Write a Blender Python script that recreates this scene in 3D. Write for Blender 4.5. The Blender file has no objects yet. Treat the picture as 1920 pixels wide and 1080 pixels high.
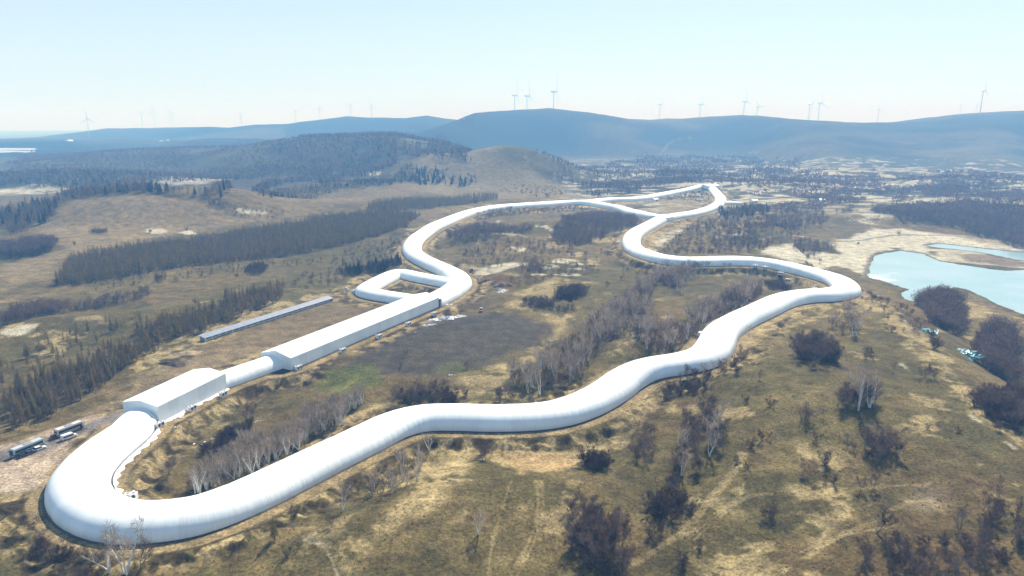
import bpy, math, random
import numpy as np
from mathutils import Vector, Matrix
R = math.radians
random.seed(7)
RNG = np.random.default_rng(11)
scene = bpy.context.scene
COL = scene.collection

# ------------------------------------------------------------------ camera
CAMH = 125.0
PITCH = 13.2
FPX = 1300.0
cam_d = bpy.data.cameras.new('camera')
cam_d.sensor_width = 36; cam_d.lens = 36*FPX/1920
cam_d.clip_start = 1; cam_d.clip_end = 40000
cam = bpy.data.objects.new('camera', cam_d); COL.objects.link(cam)
cam.location = (0, 0, CAMH); cam.rotation_euler = (R(90-PITCH), 0, 0)
scene.camera = cam

# ------------------------------------------------------------------ light
SUN_AZ, SUN_EL = 20.0, 44.0       # azimuth to the right of straight ahead
w = bpy.data.worlds.new('World'); scene.world = w; w.use_nodes = True
nt = w.node_tree; nt.nodes.clear()
sky = nt.nodes.new('ShaderNodeTexSky'); sky.sky_type = 'NISHITA'; sky.sun_disc = False
sky.sun_elevation = R(SUN_EL); sky.sun_rotation = R(SUN_AZ)
sky.altitude = 1200; sky.air_density = 1.0; sky.dust_density = 0.8; sky.ozone_density = 2.5
bg = nt.nodes.new('ShaderNodeBackground'); bg.inputs[1].default_value = 0.085
wo = nt.nodes.new('ShaderNodeOutputWorld')
tint = nt.nodes.new('ShaderNodeVectorMath'); tint.operation = 'MULTIPLY'; tint.inputs[1].default_value = (.87, 1.0, 1.07)
nt.links.new(sky.outputs[0], tint.inputs[0]); 
tc_ = nt.nodes.new('ShaderNodeTexCoord'); sx_ = nt.nodes.new('ShaderNodeSeparateXYZ'); nt.links.new(tc_.outputs['Generated'], sx_.inputs[0])
hz_ = nt.nodes.new('ShaderNodeMapRange'); hz_.inputs[1].default_value = .05; hz_.inputs[2].default_value = .5; hz_.inputs[3].default_value = .66; hz_.inputs[4].default_value = .12
nt.links.new(sx_.outputs[2], hz_.inputs[0])
veil = nt.nodes.new('ShaderNodeMix'); veil.data_type = 'RGBA'; veil.inputs[7].default_value = (6.7, 7.5, 7.9, 1)     # thin high haze over the clear sky
nt.links.new(hz_.outputs[0], veil.inputs[0]); nt.links.new(tint.outputs[0], veil.inputs[6]); nt.links.new(veil.outputs[2], bg.inputs[0]); nt.links.new(bg.outputs[0], wo.inputs[0])
sd = bpy.data.lights.new('sun', 'SUN'); sd.energy = 5.0; sd.angle = R(0.5); sd.color = (1, .94, .83)
sun = bpy.data.objects.new('sun', sd); COL.objects.link(sun)
sun.location = (200, 400, 500)
d = Vector((math.sin(R(SUN_AZ))*math.cos(R(SUN_EL)), math.cos(R(SUN_AZ))*math.cos(R(SUN_EL)), math.sin(R(SUN_EL))))
sun.rotation_euler = d.to_track_quat('Z', 'Y').to_euler()
scene.view_settings.view_transform = 'Standard'; scene.view_settings.look = 'None'
scene.view_settings.exposure = 0.6; scene.view_settings.gamma = 1
scene.render.engine = 'CYCLES'
scene.cycles.use_denoising = True
scene.cycles.max_bounces = 7; scene.cycles.volume_bounces = 5
scene.cycles.diffuse_bounces = 2; scene.cycles.transparent_max_bounces = 8

# ------------------------------------------------------------------ noise
def _h(ix, iy, s):
    with np.errstate(over='ignore'):
        h = ix.astype(np.uint32)*np.uint32(374761393) + iy.astype(np.uint32)*np.uint32(668265263) + np.uint32((s*1442695041) & 0xffffffff)
        h = (h ^ (h >> np.uint32(13)))*np.uint32(1274126177)
        h = h ^ (h >> np.uint32(16))
    return h.astype(np.float32)/np.float32(4294967295.0)
def vn(x, y, s=0):
    fx = np.floor(x); fy = np.floor(y)
    ix = fx.astype(np.int64); iy = fy.astype(np.int64)
    u = (x-fx); v = (y-fy)
    u = u*u*u*(u*(u*6-15)+10); v = v*v*v*(v*(v*6-15)+10)
    a = _h(ix, iy, s); b = _h(ix+1, iy, s); c = _h(ix, iy+1, s); e = _h(ix+1, iy+1, s)
    return a+(b-a)*u+(c-a)*v+(a-b-c+e)*u*v
def fbm(x, y, sc, o=4, s=0, g=.5):
    r = 0; a = 1; t = 0
    for i in range(o):
        r = r + a*(vn(x/sc+17.3*i, y/sc-9.1*i, s+i)-.5); t += a*.5; a *= g; sc /= 2.03
    return r/t            # about -1..1
def ss(a, b, x):
    t = np.clip((x-a)/(b-a), 0, 1); return t*t*(3-2*t)

# ------------------------------------------------------------------ pixel rays of the 1920x1080 photograph
cp, sp = math.cos(R(PITCH)), math.sin(R(PITCH))
def ray(px, py):
    u = (np.asarray(px, float)-960)/FPX; v = (np.asarray(py, float)-540)/FPX
    return u, cp - v*sp, -(sp + v*cp)        # x, y, z per unit depth
def at_dist(px, py, Y):
    dx, dy, dz = ray(px, py); k = Y/dy
    return dx*k, Y, CAMH+dz*k
def on_plane(px, py, z=0):
    dx, dy, dz = ray(px, py); k = (z-CAMH)/dz
    return dx*k, dy*k

# ------------------------------------------------------------------ terrain
def crest(lst, Y):
    t = []; z = []
    for px, py in lst:
        x, yy, zz = at_dist(px, py, Y); t.append(x/yy); z.append(zz)
    return np.array(t), np.array(z)
M_T, M_Z = crest([(700,262),(780,246),(830,232),(862,221),(890,210),(930,205),(970,202),(1030,199),(1080,205),(1130,212),(1180,220),(1220,222),(1270,220),(1330,216),(1390,213),(1430,215),(1500,222),(1560,226),(1620,229),(1670,228),(1720,221),(1790,214),(1850,211),(1920,207),(2100,202)], 3300)
L_T, L_Z = crest([(-200,262),(0,262),(60,257),(150,247),(200,240),(260,239),(330,238),(390,236),(430,238),(480,232),(540,231),(600,223),(650,217),(700,220),(760,222),(800,218),(840,223),(900,226),(1000,240),(1100,262)], 4600)
W_T, W_Z = crest([(-200,305),(0,296),(120,290),(230,281),(330,277),(430,270),(500,259),(560,250),(620,247),(690,243),(740,245),(790,254),(840,262),(880,274),(905,288),(950,305)], 2050)
def lakeline():
    pts = [(1560,520,2),(1612,556,6),(1700,640,9),(1790,715,11),(1920,806,13),(2150,960,14)]
    return np.array([on_plane(a, b, c) for a, b, c in pts])
LK = lakeline()
def sline(P, x, y):
    """signed distance to the polyline, positive on its right (lake side) """
    best = np.full(x.shape, 1e9); sg = np.ones(x.shape)
    for i in range(len(P)-1):
        ax, ay = P[i]; bx, by = P[i+1]; dx, dy = bx-ax, by-ay; L = dx*dx+dy*dy
        t = np.clip(((x-ax)*dx+(y-ay)*dy)/L, 0, 1)
        qx = x-ax-t*dx; qy = y-ay-t*dy; dd = np.hypot(qx, qy)
        s = dx*(y-ay)-dy*(x-ax)
        m = dd < best; best = np.where(m, dd, best); sg = np.where(m, np.sign(s), sg)
    return best*sg
def gauss(x, y, cx, cy, rx, ry, rot=0):
    c, s_ = math.cos(R(rot)), math.sin(R(rot))
    a = ((x-cx)*c+(y-cy)*s_)/rx; b = (-(x-cx)*s_+(y-cy)*c)/ry
    return np.exp(-(a*a+b*b))
def supg(x, y, cx, cy, rx, ry, rot=0):
    c, s_ = math.cos(R(rot)), math.sin(R(rot))
    a = ((x-cx)*c+(y-cy)*s_)/rx; b = (-(x-cx)*s_+(y-cy)*c)/ry
    return np.exp(-(a*a+b*b)**1.7)
def ridge(x, y, T, Z, Yc, Lf, Lb):
    t = x/np.maximum(y, 1)
    z = np.interp(t, T, Z)
    wob = 1+.06*np.sin(t*9)+.04*np.sin(t*23+1)
    dd = y-Yc*wob
    p = np.where(dd < 0, ss(-1, 0, dd/Lf), 1-.75*ss(0, 1, dd/Lb))
    return np.maximum(z, 0)*p
FLAT = []   # (polygon, z) level yards, filled below
HILLS = []
def hill(px, py, Y, z, rx, ry, rot=0, f=gauss):
    x, yy, _ = at_dist(px, py, Y); HILLS.append((f, float(x), Y, z, rx, ry, rot))
hill(262, 400, 960, 33, 175, 120, 8, supg)     # bare rounded hill, left
hill(60, 470, 760, 7, 130, 70)
hill(560, 385, 1010, 15, 200, 80, 15)
hill(650, 360, 1300, 22, 150, 80)
hill(940, 300, 1600, 52, 135, 130)             # bare knoll
hill(1010, 330, 1560, 26, 130, 110)
hill(830, 330, 1500, 30, 190, 120)
hill(300, 330, 1500, 18, 240, 90)
hill(60, 350, 1450, 22, 200, 80)
hill(920, 440, 760, 9, 60, 32)
hill(1040, 420, 850, 11, 70, 40)
hill(990, 500, 560, 5, 40, 22)
hill(1060, 545, 520, 5, 40, 20, 20)
hill(1180, 640, 372, 5, 20, 14, 40)
hill(1330, 460, 640, 6, 60, 36)
hill(1450, 420, 800, 8, 90, 50)
hill(1250, 330, 1600, 20, 160, 90)
hill(1600, 330, 1700, 16, 260, 90)
hill(1400, 345, 1400, 14, 200, 70)
hill(1780, 345, 1500, 14, 200, 60)
hill(1640, 400, 960, 7, 120, 30)
hill(1400, 640, 330, 6, 60, 60)
hill(1500, 800, 260, 7, 55, 50, 30)
hill(900, 940, 215, 5, 45, 28, 15)
hill(560, 1000, 195, 4, 40, 20)
hill(150, 612, 430, 6, 110, 22, 28)
def h0(x, y):
    x = np.asarray(x, float); y = np.asarray(y, float)
    h = np.zeros(np.broadcast(x, y).shape)
    for f, cx, cy, z, rx, ry, rot in HILLS:
        h = h + z*f(x, y, cx, cy, rx, ry, rot)
    # far undulation
    far = ss(650, 1500, y)
    h = h + far*5*fbm(x, y, 260, 3, 3) + ss(350, 700, y)*2.2*fbm(x, y, 95, 3, 5)
    # middle dunes inside the loops
    mid = gauss(x, y, 60, 620, 260, 260)
    h = h + mid*2.2*fbm(x, y, 48, 3, 9)
    big = np.maximum(ridge(x, y, M_T, M_Z-5, 3300, 620+750*ss(.18, .62, x/np.maximum(y, 1)), 2500), ridge(x, y, L_T, L_Z-5, 4600, 1300, 2500))
    fold = ss(1700, 2300, y)*(1-np.abs(fbm(x+.3*y, y, 520, 3, 21))*2)
    big = big - np.clip(big, 0, 60)/60*14*(1-ss(.75, 1., big/np.maximum(np.interp(x/np.maximum(y, 1), M_T, M_Z), 60)))*(fold-.2)
    h = h + np.maximum(big, ridge(x, y, W_T, np.maximum(W_Z-13, 0), 2050, 480, 900))
    # ground rising left of the valley
    # foreground shoulder and lake basin
    s = sline(LK, x, y)
    prof = np.where(s < 0, 13*np.exp(-(np.abs(s)/105.)**1.5), 13)
    near = 1-ss(420, 560, y)
    right = ss(-20, 90, x)
    h = h + prof*near*right*(1-ss(0, 62, s)*1.0)
    h = h - 9*ss(0, 75, s)*ss(60, 170, x)*(1-ss(800, 1050, y))*np.clip(.45+.55*ss(150, 260, x+0*y), 0, 1)
    h = h + (1-ss(240, 420, y))*1.6*fbm(x, y, 34, 3, 31)
    return h
def unproj(px, py, up=0.0, fn=None):
    fn = fn or h0
    px = np.atleast_1d(np.asarray(px, float)); py = np.atleast_1d(np.asarray(py, float))
    dx, dy, dz = ray(px, py)
    Y = np.concatenate([np.geomspace(110, 9000, 900)])
    k = Y[None, :]/dy[:, None]
    X = dx[:, None]*k; Z = CAMH+dz[:, None]*k; YY = np.broadcast_to(Y, X.shape)
    g = Z - (fn(X, YY)+up)
    neg = g < 0
    idx = np.where(neg.any(1), neg.argmax(1), len(Y)-1)
    idx = np.maximum(idx, 1); r = np.arange(len(px))
    g0 = g[r, idx-1]; g1 = g[r, idx]
    t = np.clip(g0/np.maximum(g0-g1, 1e-6), 0, 1)
    return np.stack([X[r, idx-1]*(1-t)+X[r, idx]*t, YY[r, idx-1]*(1-t)+YY[r, idx]*t], 1)
def U(pts, up=0.0):
    a = np.array(pts, float); return unproj(a[:, 0], a[:, 1], up)

# ------------------------------------------------------------------ tunnel paths (centre line of the tube, seen at mid height)
def smooth_path(P, step=2.0, it=3):
    P = np.asarray(P, float)
    for _ in range(it):          # Chaikin
        Q = [P[0]]
        for a, b in zip(P[:-1], P[1:]):
            Q += [a*.75+b*.25, a*.25+b*.75]
        Q.append(P[-1]); P = np.array(Q)
    dd = np.r_[0, np.cumsum(np.hypot(*np.diff(P, axis=0).T))]
    n = max(4, int(dd[-1]/step)); s = np.linspace(0, dd[-1], n)
    return np.stack([np.interp(s, dd, P[:, 0]), np.interp(s, dd, P[:, 1])], 1)
def path_z(P, win=15):
    z = h0(P[:, 0], P[:, 1]); k = np.ones(win)/win
    zp = np.pad(z, win//2, mode='edge'); zp = np.convolve(zp, k, 'valid')
    zp = np.pad(zp, win//2, mode='edge'); return np.convolve(zp, k, 'valid')[:len(z)]
main_px = [(283,777),(240,806),(195,838),(158,870),(141,905),(156,938),(196,962),(250,973),(315,968),(375,955),(450,930),(525,896),(600,859),(670,824),(735,793),(790,779),(850,777),(935,780),(1030,776),(1088,759),(1135,734),(1175,705),(1215,687),(1280,677),(1325,662),(1342,640),(1350,618),(1385,598),(1425,580),(1465,561),(1510,553),(1560,550),(1592,541),(1582,527),(1535,513),(1480,500),(1430,490),(1370,487),(1300,491),(1240,487),(1200,473),(1180,452),(1192,432),(1240,409)]
HW1, HW2 = 9.4, 10.5
def hall_axis(pa, pb, hw):
    a, b = U([pa, pb]); dv = (b-a)/np.hypot(*(b-a)); n = np.array([-dv[1], dv[0]])   # to the left of the axis
    return a+n*hw, b+n*hw, dv, n
H1A, H1B, H1D, H1N = hall_axis((299, 794), (426, 730), HW1)
H2A, H2B, H2D, H2N = hall_axis((547, 695), (824, 577), HW2)
main_w = U(main_px, 3.2)
main_w[0] = H1A - H1D*2
P_main = smooth_path(np.vstack([H1A+H1D*4, main_w]))
LA, LB = H1B-H1N*2.2, H2A+H2N*2.6; P_link = smooth_path(np.vstack([LA-(LB-LA)*.15, LA, LB, LB+(LB-LA)*.1]))
up_px = [(862,533),(862,519),(842,508),(815,496),(788,484),(772,470),(772,456),(790,438),(825,418),(870,400),(920,389),(980,385),(1040,381),(1090,378),(1140,386),(1168,391),(1197,400),(1240,409)]
P_upper = smooth_path(np.vstack([H2B-H2D*4, H2B+H2D*14, U(up_px, 3.2)]))
br_px = [(1100,379),(1136,374),(1175,373),(1208,371),(1230,366),(1258,361),(1291,355),(1317,347),(1331,348),(1343,359),(1354,372),(1345,384),(1324,393),(1291,401),(1252,407),(1236,409)]
P_branch = smooth_path(U(br_px, 3.2))
P_spur = smooth_path(U([(1342,381),(1366,379.5),(1393,379)], 2.6))
sq = U([(788,563),(745,557),(702,550),(684,544),(688,537),(722,520),(740,512),(752,511),(790,519),(830,527),(862,532)], 3.0)
P_annex = smooth_path(sq, it=2)
PATHS = [(P_main, 10.), (P_link, 7.4), (P_upper, 10.), (P_branch, 9.5), (P_spur, 8.5), (P_annex, 8.5)]
def line_pts(a, b, step=2.0):
    n = max(2, int(np.hypot(*(b-a))/step)); return a+(b-a)*np.linspace(0, 1, n)[:, None]
P_h1 = line_pts(H1A, H1B); P_h2 = line_pts(H2A, H2B)
yard_z = float(np.mean(path_z(np.vstack([P_h1, P_h2]))))
BEN = []
for P, hw in PATHS: BEN.append((P, path_z(P), hw))
for P, hw in ((P_h1, HW1), (P_h2, HW2)): BEN.append((P, path_z(P), hw+1))
ALLP = np.vstack([b[0] for b in BEN]); ALLZ = np.concatenate([b[1] for b in BEN])
# blend path heights with their neighbours so that joined sections meet
AZ = np.array([np.average(ALLZ, weights=np.exp(-((ALLP[:, 0]-p[0])**2+(ALLP[:, 1]-p[1])**2)/2/9.**2)) for p in ALLP])
o = 0
for i, (P, z, hw) in enumerate(BEN):
    BEN[i] = (P, AZ[o:o+len(P)], hw); o += len(P)
ALLZ = AZ
def near_path(x, y, rad=64.):
    """distance to the nearest tunnel centre line and the bench height there"""
    x = np.asarray(x, float).ravel(); y = np.asarray(y, float).ravel()
    D = np.full(x.shape, 1e9); Z = np.zeros(x.shape)
    for P, z, hw in BEN:
        for i in range(0, len(P), 12):
            q = P[i:i+13]; zz = z[i:i+13]
            m = (x > q[:, 0].min()-rad) & (x < q[:, 0].max()+rad) & (y > q[:, 1].min()-rad) & (y < q[:, 1].max()+rad)
            if not m.any(): continue
            idx = np.nonzero(m)[0]
            dd = np.hypot(x[idx, None]-q[None, :, 0], y[idx, None]-q[None, :, 1])
            k = dd.argmin(1); dm = dd[np.arange(len(idx)), k]-(hw-10)
            bt = dm < D[idx]
            D[idx[bt]] = dm[bt]; Z[idx[bt]] = zz[k[bt]]
    return D, Z

# lake outlines
LZ = -9.0
lake_px = [(1640,480),(1662,474),(1690,470),(1730,476),(1760,490),(1800,496),(1850,504),(1890,508),(1925,506),(2080,500),(2080,680),(1925,592),(1870,570),(1820,545),(1790,538),(1760,546),(1730,560),(1712,565),(1694,560),(1692,548),(1708,543),(1690,538),(1660,528),(1628,520),(1630,500)]
chan_px = [(1735,460),(1760,457),(1800,461),(1850,467),(1925,474),(2080,488),(2080,497),(1925,490),(1890,484),(1850,475),(1790,467),(1750,463)]
def planepoly(px, z): return np.array([on_plane(a, b, z) for a, b in px])
LAKE = planepoly(lake_px, LZ); CHAN = planepoly(chan_px, LZ)
def inpoly(P, x, y):
    c = np.zeros(x.shape, bool); n = len(P); j = n-1
    for i in range(n):
        xi, yi = P[i]; xj, yj = P[j]
        cond = ((yi > y) != (yj > y)) & (x < (xj-xi)*(y-yi)/((yj-yi) if yj != yi else 1e-9)+xi)
        c ^= cond; j = i
    return c
def sdpoly(P, x, y):
    best = np.full(x.shape, 1e9); n = len(P)
    for i in range(n):
        ax, ay = P[i]; bx, by = P[(i+1) % n]; dx, dy = bx-ax, by-ay; L = dx*dx+dy*dy+1e-9
        t = np.clip(((x-ax)*dx+(y-ay)*dy)/L, 0, 1)
        best = np.minimum(best, np.hypot(x-ax-t*dx, y-ay-t*dy))
    return np.where(inpoly(P, x, y), -best, best)
def dpolyline(P, x, y):
    best = np.full(x.shape, 1e9)
    for i in range(len(P)-1):
        ax, ay = P[i]; bx, by = P[i+1]; dx, dy = bx-ax, by-ay; L = dx*dx+dy*dy+1e-9
        t = np.clip(((x-ax)*dx+(y-ay)*dy)/L, 0, 1)
        best = np.minimum(best, np.hypot(x-ax-t*dx, y-ay-t*dy))
    return best
def apply_detail(x, y, full=True):
    """final ground height at points"""
    sh = x.shape; x = x.ravel(); y = y.ravel()
    h = h0(x, y)
    D, Z = near_path(x, y)
    dist = np.hypot(x, y)
    # small relief
    rough = .55*fbm(x, y, 9, 3, 41)+.9*fbm(x, y, 26, 2, 43)*ss(0, 600, dist)
    h = h + rough*(1-ss(500, 1500, dist)*.3)
    # eroded cuttings beside the tunnel
    er = ss(13, 17, D)*(1-ss(22, 32, D))
    rid = 1-np.abs(fbm(x, y, 7, 3, 47))*2.0
    h = h + er*(rid*1.7-1.3)
    h = h - 2.6*ss(15.5, 23, D)*(1-ss(30, 62, np.minimum(D, 1e4)))*ss(-.35, .15, fbm(x, y, 60, 2, 49))
    wgt = 1-ss(14.5, 21, D)
    h = np.where(D < 64, h*(1-wgt)+(Z+.05*fbm(x, y, 4, 2, 3))*wgt, h)
    # yards are level
    for P, z in FLAT:
        m = (x > P[:, 0].min()-30) & (x < P[:, 0].max()+30) & (y > P[:, 1].min()-30) & (y < P[:, 1].max()+30)
        if m.any():
            sd_ = sdpoly(P, x[m], y[m]); k = 1-ss(-2, 14, sd_)
            k = k*(D[m] > 14)
            h[m] = h[m]*(1-k)+(z+.08*fbm(x[m], y[m], 5, 2, 8))*k
    for P in (LAKE, CHAN):
        m = (x > P[:, 0].min()-90) & (x < P[:, 0].max()+90) & (y > P[:, 1].min()-90) & (y < P[:, 1].max()+90)
        if m.any():
            sd_ = sdpoly(P, x[m], y[m])+1.5*fbm(x[m], y[m], 8, 2, 6)
            tgt = LZ+np.where(sd_ < 0, -.25-1.2*ss(0, 10, -sd_), .3+.9*ss(0, 25, sd_)+.3*fbm(x[m], y[m], 12, 2, 4))
            k = 1-ss(6, 70, sd_)
            h[m] = h[m]*(1-k)+tgt*k
    return h.reshape(sh)
# yard polygons
field_px = [(700,645),(800,604),(930,585),(1015,598),(1047,614),(1002,650),(900,690),(790,706),(700,702),(635,690)]
yard_px = [(300,700),(345,655),(420,640),(600,555),(690,556),(665,600),(520,650),(400,700),(330,720)]
F_FIELD, F_YARD = U(field_px), U(yard_px)
park_px = [(-40,925),(68,918),(90,880),(118,850),(160,815),(236,772),(150,785),(80,812),(-40,850)]
F_PARK = U(park_px)
for P in (F_FIELD, F_YARD, F_PARK):
    c = P.mean(0); FLAT.append((P, float(h0(c[0], c[1]))))

def gz(x, y):
    return float(apply_detail(np.array([float(x)]), np.array([float(y)]))[0])
def place(px, py, up=0):
    p = U([(px, py)], up)[0]; return Vector((p[0], p[1], gz(p[0], p[1])))

# ------------------------------------------------------------------ scene helpers
def nodes(m):
    m.use_nodes = True; return m.node_tree.nodes, m.node_tree.links, m.node_tree.nodes['Principled BSDF']
def simple(name, col, rough=.7, metal=0, var=.12, scale=1.5, spec=.5, bump=0, bscale=8):
    m = bpy.data.materials.new(name); n, l, b = nodes(m)
    b.inputs['Roughness'].default_value = rough; b.inputs['Metallic'].default_value = metal
    b.inputs['Specular IOR Level'].default_value = spec
    tc = n.new('ShaderNodeTexCoord'); no = n.new('ShaderNodeTexNoise'); no.inputs['Scale'].default_value = scale
    no.inputs['Detail'].default_value = 5
    l.new(tc.outputs['Object'], no.inputs['Vector'])
    mr = n.new('ShaderNodeMapRange'); mr.inputs[1].default_value = .3; mr.inputs[2].default_value = .7
    mr.inputs[3].default_value = 1-var; mr.inputs[4].default_value = 1+var
    l.new(no.outputs['Fac'], mr.inputs[0])
    mx = n.new('ShaderNodeVectorMath'); mx.operation = 'SCALE'; mx.inputs[0].default_value = col
    l.new(mr.outputs[0], mx.inputs['Scale']); l.new(mx.outputs[0], b.inputs['Base Color'])
    if bump:
        bp = n.new('ShaderNodeBump'); bp.inputs['Strength'].default_value = bump; bp.inputs['Distance'].default_value = .1
        n2 = n.new('ShaderNodeTexNoise'); n2.inputs['Scale'].default_value = bscale
        l.new(tc.outputs['Object'], n2.inputs['Vector']); l.new(n2.outputs['Fac'], bp.inputs['Height'])
        l.new(bp.outputs[0], b.inputs['Normal'])
    return m
def mesh_np(name, V, F, mats=(), smooth=False, midx=None, tint=None):
    """F: (n,3) or (n,4) int array, or list of such arrays"""
    V = np.asarray(V, np.float32)
    Fs = F if isinstance(F, list) else [F]
    Fs = [np.asarray(f, np.int32) for f in Fs if len(f)]
    me = bpy.data.meshes.new(name)
    me.vertices.add(len(V)); me.vertices.foreach_set('co', V.ravel())
    loops = np.concatenate([f.ravel() for f in Fs]); cnt = np.concatenate([np.full(len(f), f.shape[1], np.int32) for f in Fs])
    me.loops.add(len(loops)); me.loops.foreach_set('vertex_index', loops)
    me.polygons.add(len(cnt)); me.polygons.foreach_set('loop_start', np.r_[0, np.cumsum(cnt)[:-1]].astype(np.int32))
    if midx is not None: me.polygons.foreach_set('material_index', np.asarray(midx, np.int32))
    me.polygons.foreach_set('use_smooth', np.full(len(cnt), bool(smooth)))
    for m in mats: me.materials.append(m)
    if tint is not None:
        a = me.attributes.new('tint', 'FLOAT', 'POINT'); a.data.foreach_set('value', np.asarray(tint, np.float32))
    me.update(calc_edges=True)
    return me
def link(name, me, parent=None, loc=None, rot=None):
    o = bpy.data.objects.new(name, me); COL.objects.link(o)
    if parent is not None: o.parent = parent
    if loc is not None: o.location = loc
    if rot is not None: o.rotation_euler = rot
    return o
def tag(o, label=None, cat=None, group=None, kind=None):
    if label: o['label'] = label
    if cat: o['category'] = cat
    if group: o['group'] = group
    if kind: o['kind'] = kind
    return o
def thing(name, label, cat, loc, rz=0, group=None):
    o = bpy.data.objects.new(name, None); COL.objects.link(o); o.empty_display_size = .5
    o.location = loc; o.rotation_euler = (0, 0, rz)
    return tag(o, label, cat, group)
class MB:
    def __init__(s): s.V = []; s.F3 = []; s.F4 = []
    def add(s, V, F):
        o = len(s.V); s.V += [tuple(v) for v in V]
        for f in F:
            (s.F4 if len(f) == 4 else s.F3).append([i+o for i in f])
        return s
    def box(s, x0, x1, y0, y1, z0, z1, ch=0):
        V = [(x, y, z) for z in (z0, z1) for x, y in ((x0, y0), (x1, y0), (x1, y1), (x0, y1))]
        return s.add(V, [(0,3,2,1), (4,5,6,7), (0,1,5,4), (1,2,6,5), (2,3,7,6), (3,0,4,7)])
    def loft(s, rings, cap=True, closed=True):
        n = len(rings[0]); V = [p for r in rings for p in r]; F = []
        for i in range(len(rings)-1):
            for j in range(n if closed else n-1):
                a = i*n+j; b = i*n+(j+1) % n; F.append((a, b, b+n, a+n))
        o = len(s.V); s.add(V, F)
        if cap:
            for k, r in ((0, rings[0]), (len(rings)-1, rings[-1])):
                c = tuple(sum(p[q] for p in r)/n for q in range(3)); ci = len(s.V); s.V.append(c)
                for j in range(n):
                    a = o+k*n+j; b = o+k*n+(j+1) % n
                    s.F3.append([a, b, ci] if k else [b, a, ci])
        return s
    def cyl(s, p0, p1, r0, r1=None, n=10):
        r1 = r0 if r1 is None else r1
        p0 = Vector(p0); p1 = Vector(p1); dz = (p1-p0).normalized()
        a = dz.orthogonal().normalized(); b = dz.cross(a)
        rr = [[tuple(p+a*(math.cos(t)*r)+b*(math.sin(t)*r)) for t in (2*math.pi*i/n for i in range(n))] for p, r in ((p0, r0), (p1, r1))]
        return s.loft(rr)
    def build(s, name, mat, parent=None, smooth=False, **k):
        mats = mat if isinstance(mat, (list, tuple)) else [mat]
        Fs = []
        if s.F4: Fs.append(np.array(s.F4))
        if s.F3: Fs.append(np.array(s.F3))
        return link(name, mesh_np(name, np.array(s.V), Fs, mats, smooth), parent, **k)

M_white = simple('white paint', (.78, .79, .8), .45, var=.05)
M_cream = simple('cream paint', (.7, .66, .6), .5, var=.06)
M_glass = simple('dark glass', (.02, .025, .03), .12, var=.2)
M_tyre = simple('tyre rubber', (.02, .02, .02), .85)
M_steel = simple('grey steel', (.35, .36, .38), .5, .4)
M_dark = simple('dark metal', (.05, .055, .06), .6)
M_bluebody = simple('blue grey paint', (.10, .17, .22), .35)
M_palebl = simple('pale blue paint', (.42, .50, .54), .4)
M_roofblue = simple('blue grey sheet roof', (.20, .24, .31), .55, var=.15, scale=.4)
M_conc = simple('concrete', (.42, .40, .37), .85)
M_red = simple('rust red paint', (.3, .09, .05), .5)
M_dirt = simple('dug earth', (.13, .085, .055), .95, var=.4, scale=.8, bump=.8, bscale=2)
M_dirtd = simple('dark dug earth', (.07, .05, .035), .95, var=.4, scale=.8, bump=.8, bscale=2)
M_sheet = simple('white plastic sheet', (.78, .79, .82), .5, var=.1, scale=.6)
M_ice = simple('turquoise ice', (.20, .46, .50), .35, var=.45, scale=.5, bump=.4, bscale=1.5)
M_snow = simple('dirty snow', (.75, .76, .78), .7, var=.12, scale=.6, bump=.3, bscale=2)

# ------------------------------------------------------------------ ground sheet
rows = np.concatenate([np.linspace(60, 150, 60, endpoint=False), np.geomspace(150, 2600, 820, endpoint=False), np.geomspace(2600, 16000, 190)])
NC = 980
tt = np.linspace(-1, 1, NC); tt = tt*(.82+.18*np.abs(tt))
GX = tt[None, :]*(60+1.0*rows[:, None]); GY = np.broadcast_to(rows[:, None], GX.shape).copy()
GZ = apply_detail(GX, GY)
gx, gy, gzf = GX.ravel(), GY.ravel(), GZ.ravel()
GD = np.hypot(gx, gy)
gD, _ = near_path(gx, gy)

C = dict(OL=(.112,.094,.040), TN=(.185,.140,.070), SN=(.46,.36,.22), PS=(.62,.57,.53), DK=(.075,.064,.060), BR=(.215,.160,.105),
         FF=(.062,.050,.036), GR=(.105,.130,.030), MF=(.016,.028,.030), RD=(.15,.085,.045), DB=(.050,.035,.022), AS=(.17,.165,.16),
         DG=(.085,.075,.034), MT=(.085,.09,.065), GN=(.035,.048,.024))
C = {k: np.array(v) for k, v in C.items()}
def mixc(col, c, k): return col*(1-k[:, None])+c[None, :]*k[:, None]
n1 = fbm(gx, gy, 38, 4, 61); n2 = fbm(gx, gy, 9, 4, 62); n3 = fbm(gx, gy, 140, 3, 63); n4 = fbm(gx, gy, 3, 3, 64)
col = np.tile(C['OL'], (len(gx), 1))
col = mixc(col, C['TN'], ss(-.25, .5, n1*.6+n2*.45+n3*.5+.1))
col = mixc(col, C['RD'], .30*ss(.1, .5, fbm(gx, gy, 55, 3, 65)+.3*n2))
col = mixc(col, C['DG'], .6*ss(.12, .45, fbm(gx, gy, 30, 4, 66)))
# natural bare sand patches in the middle distance
mid = ss(380, 560, gy)*(1-ss(1700, 2300, gy))
col = mixc(col, C['SN'], mid*ss(.42, .56, fbm(gx, gy*.7, 34, 4, 67))*ss(-200, 0, gx+.0*gy)*.75)
col = mixc(col, C['SN'], (1-ss(420, 600, gy))*.65*ss(.38, .55, fbm(gx, gy, 22, 4, 68)+.25*n4))
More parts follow.
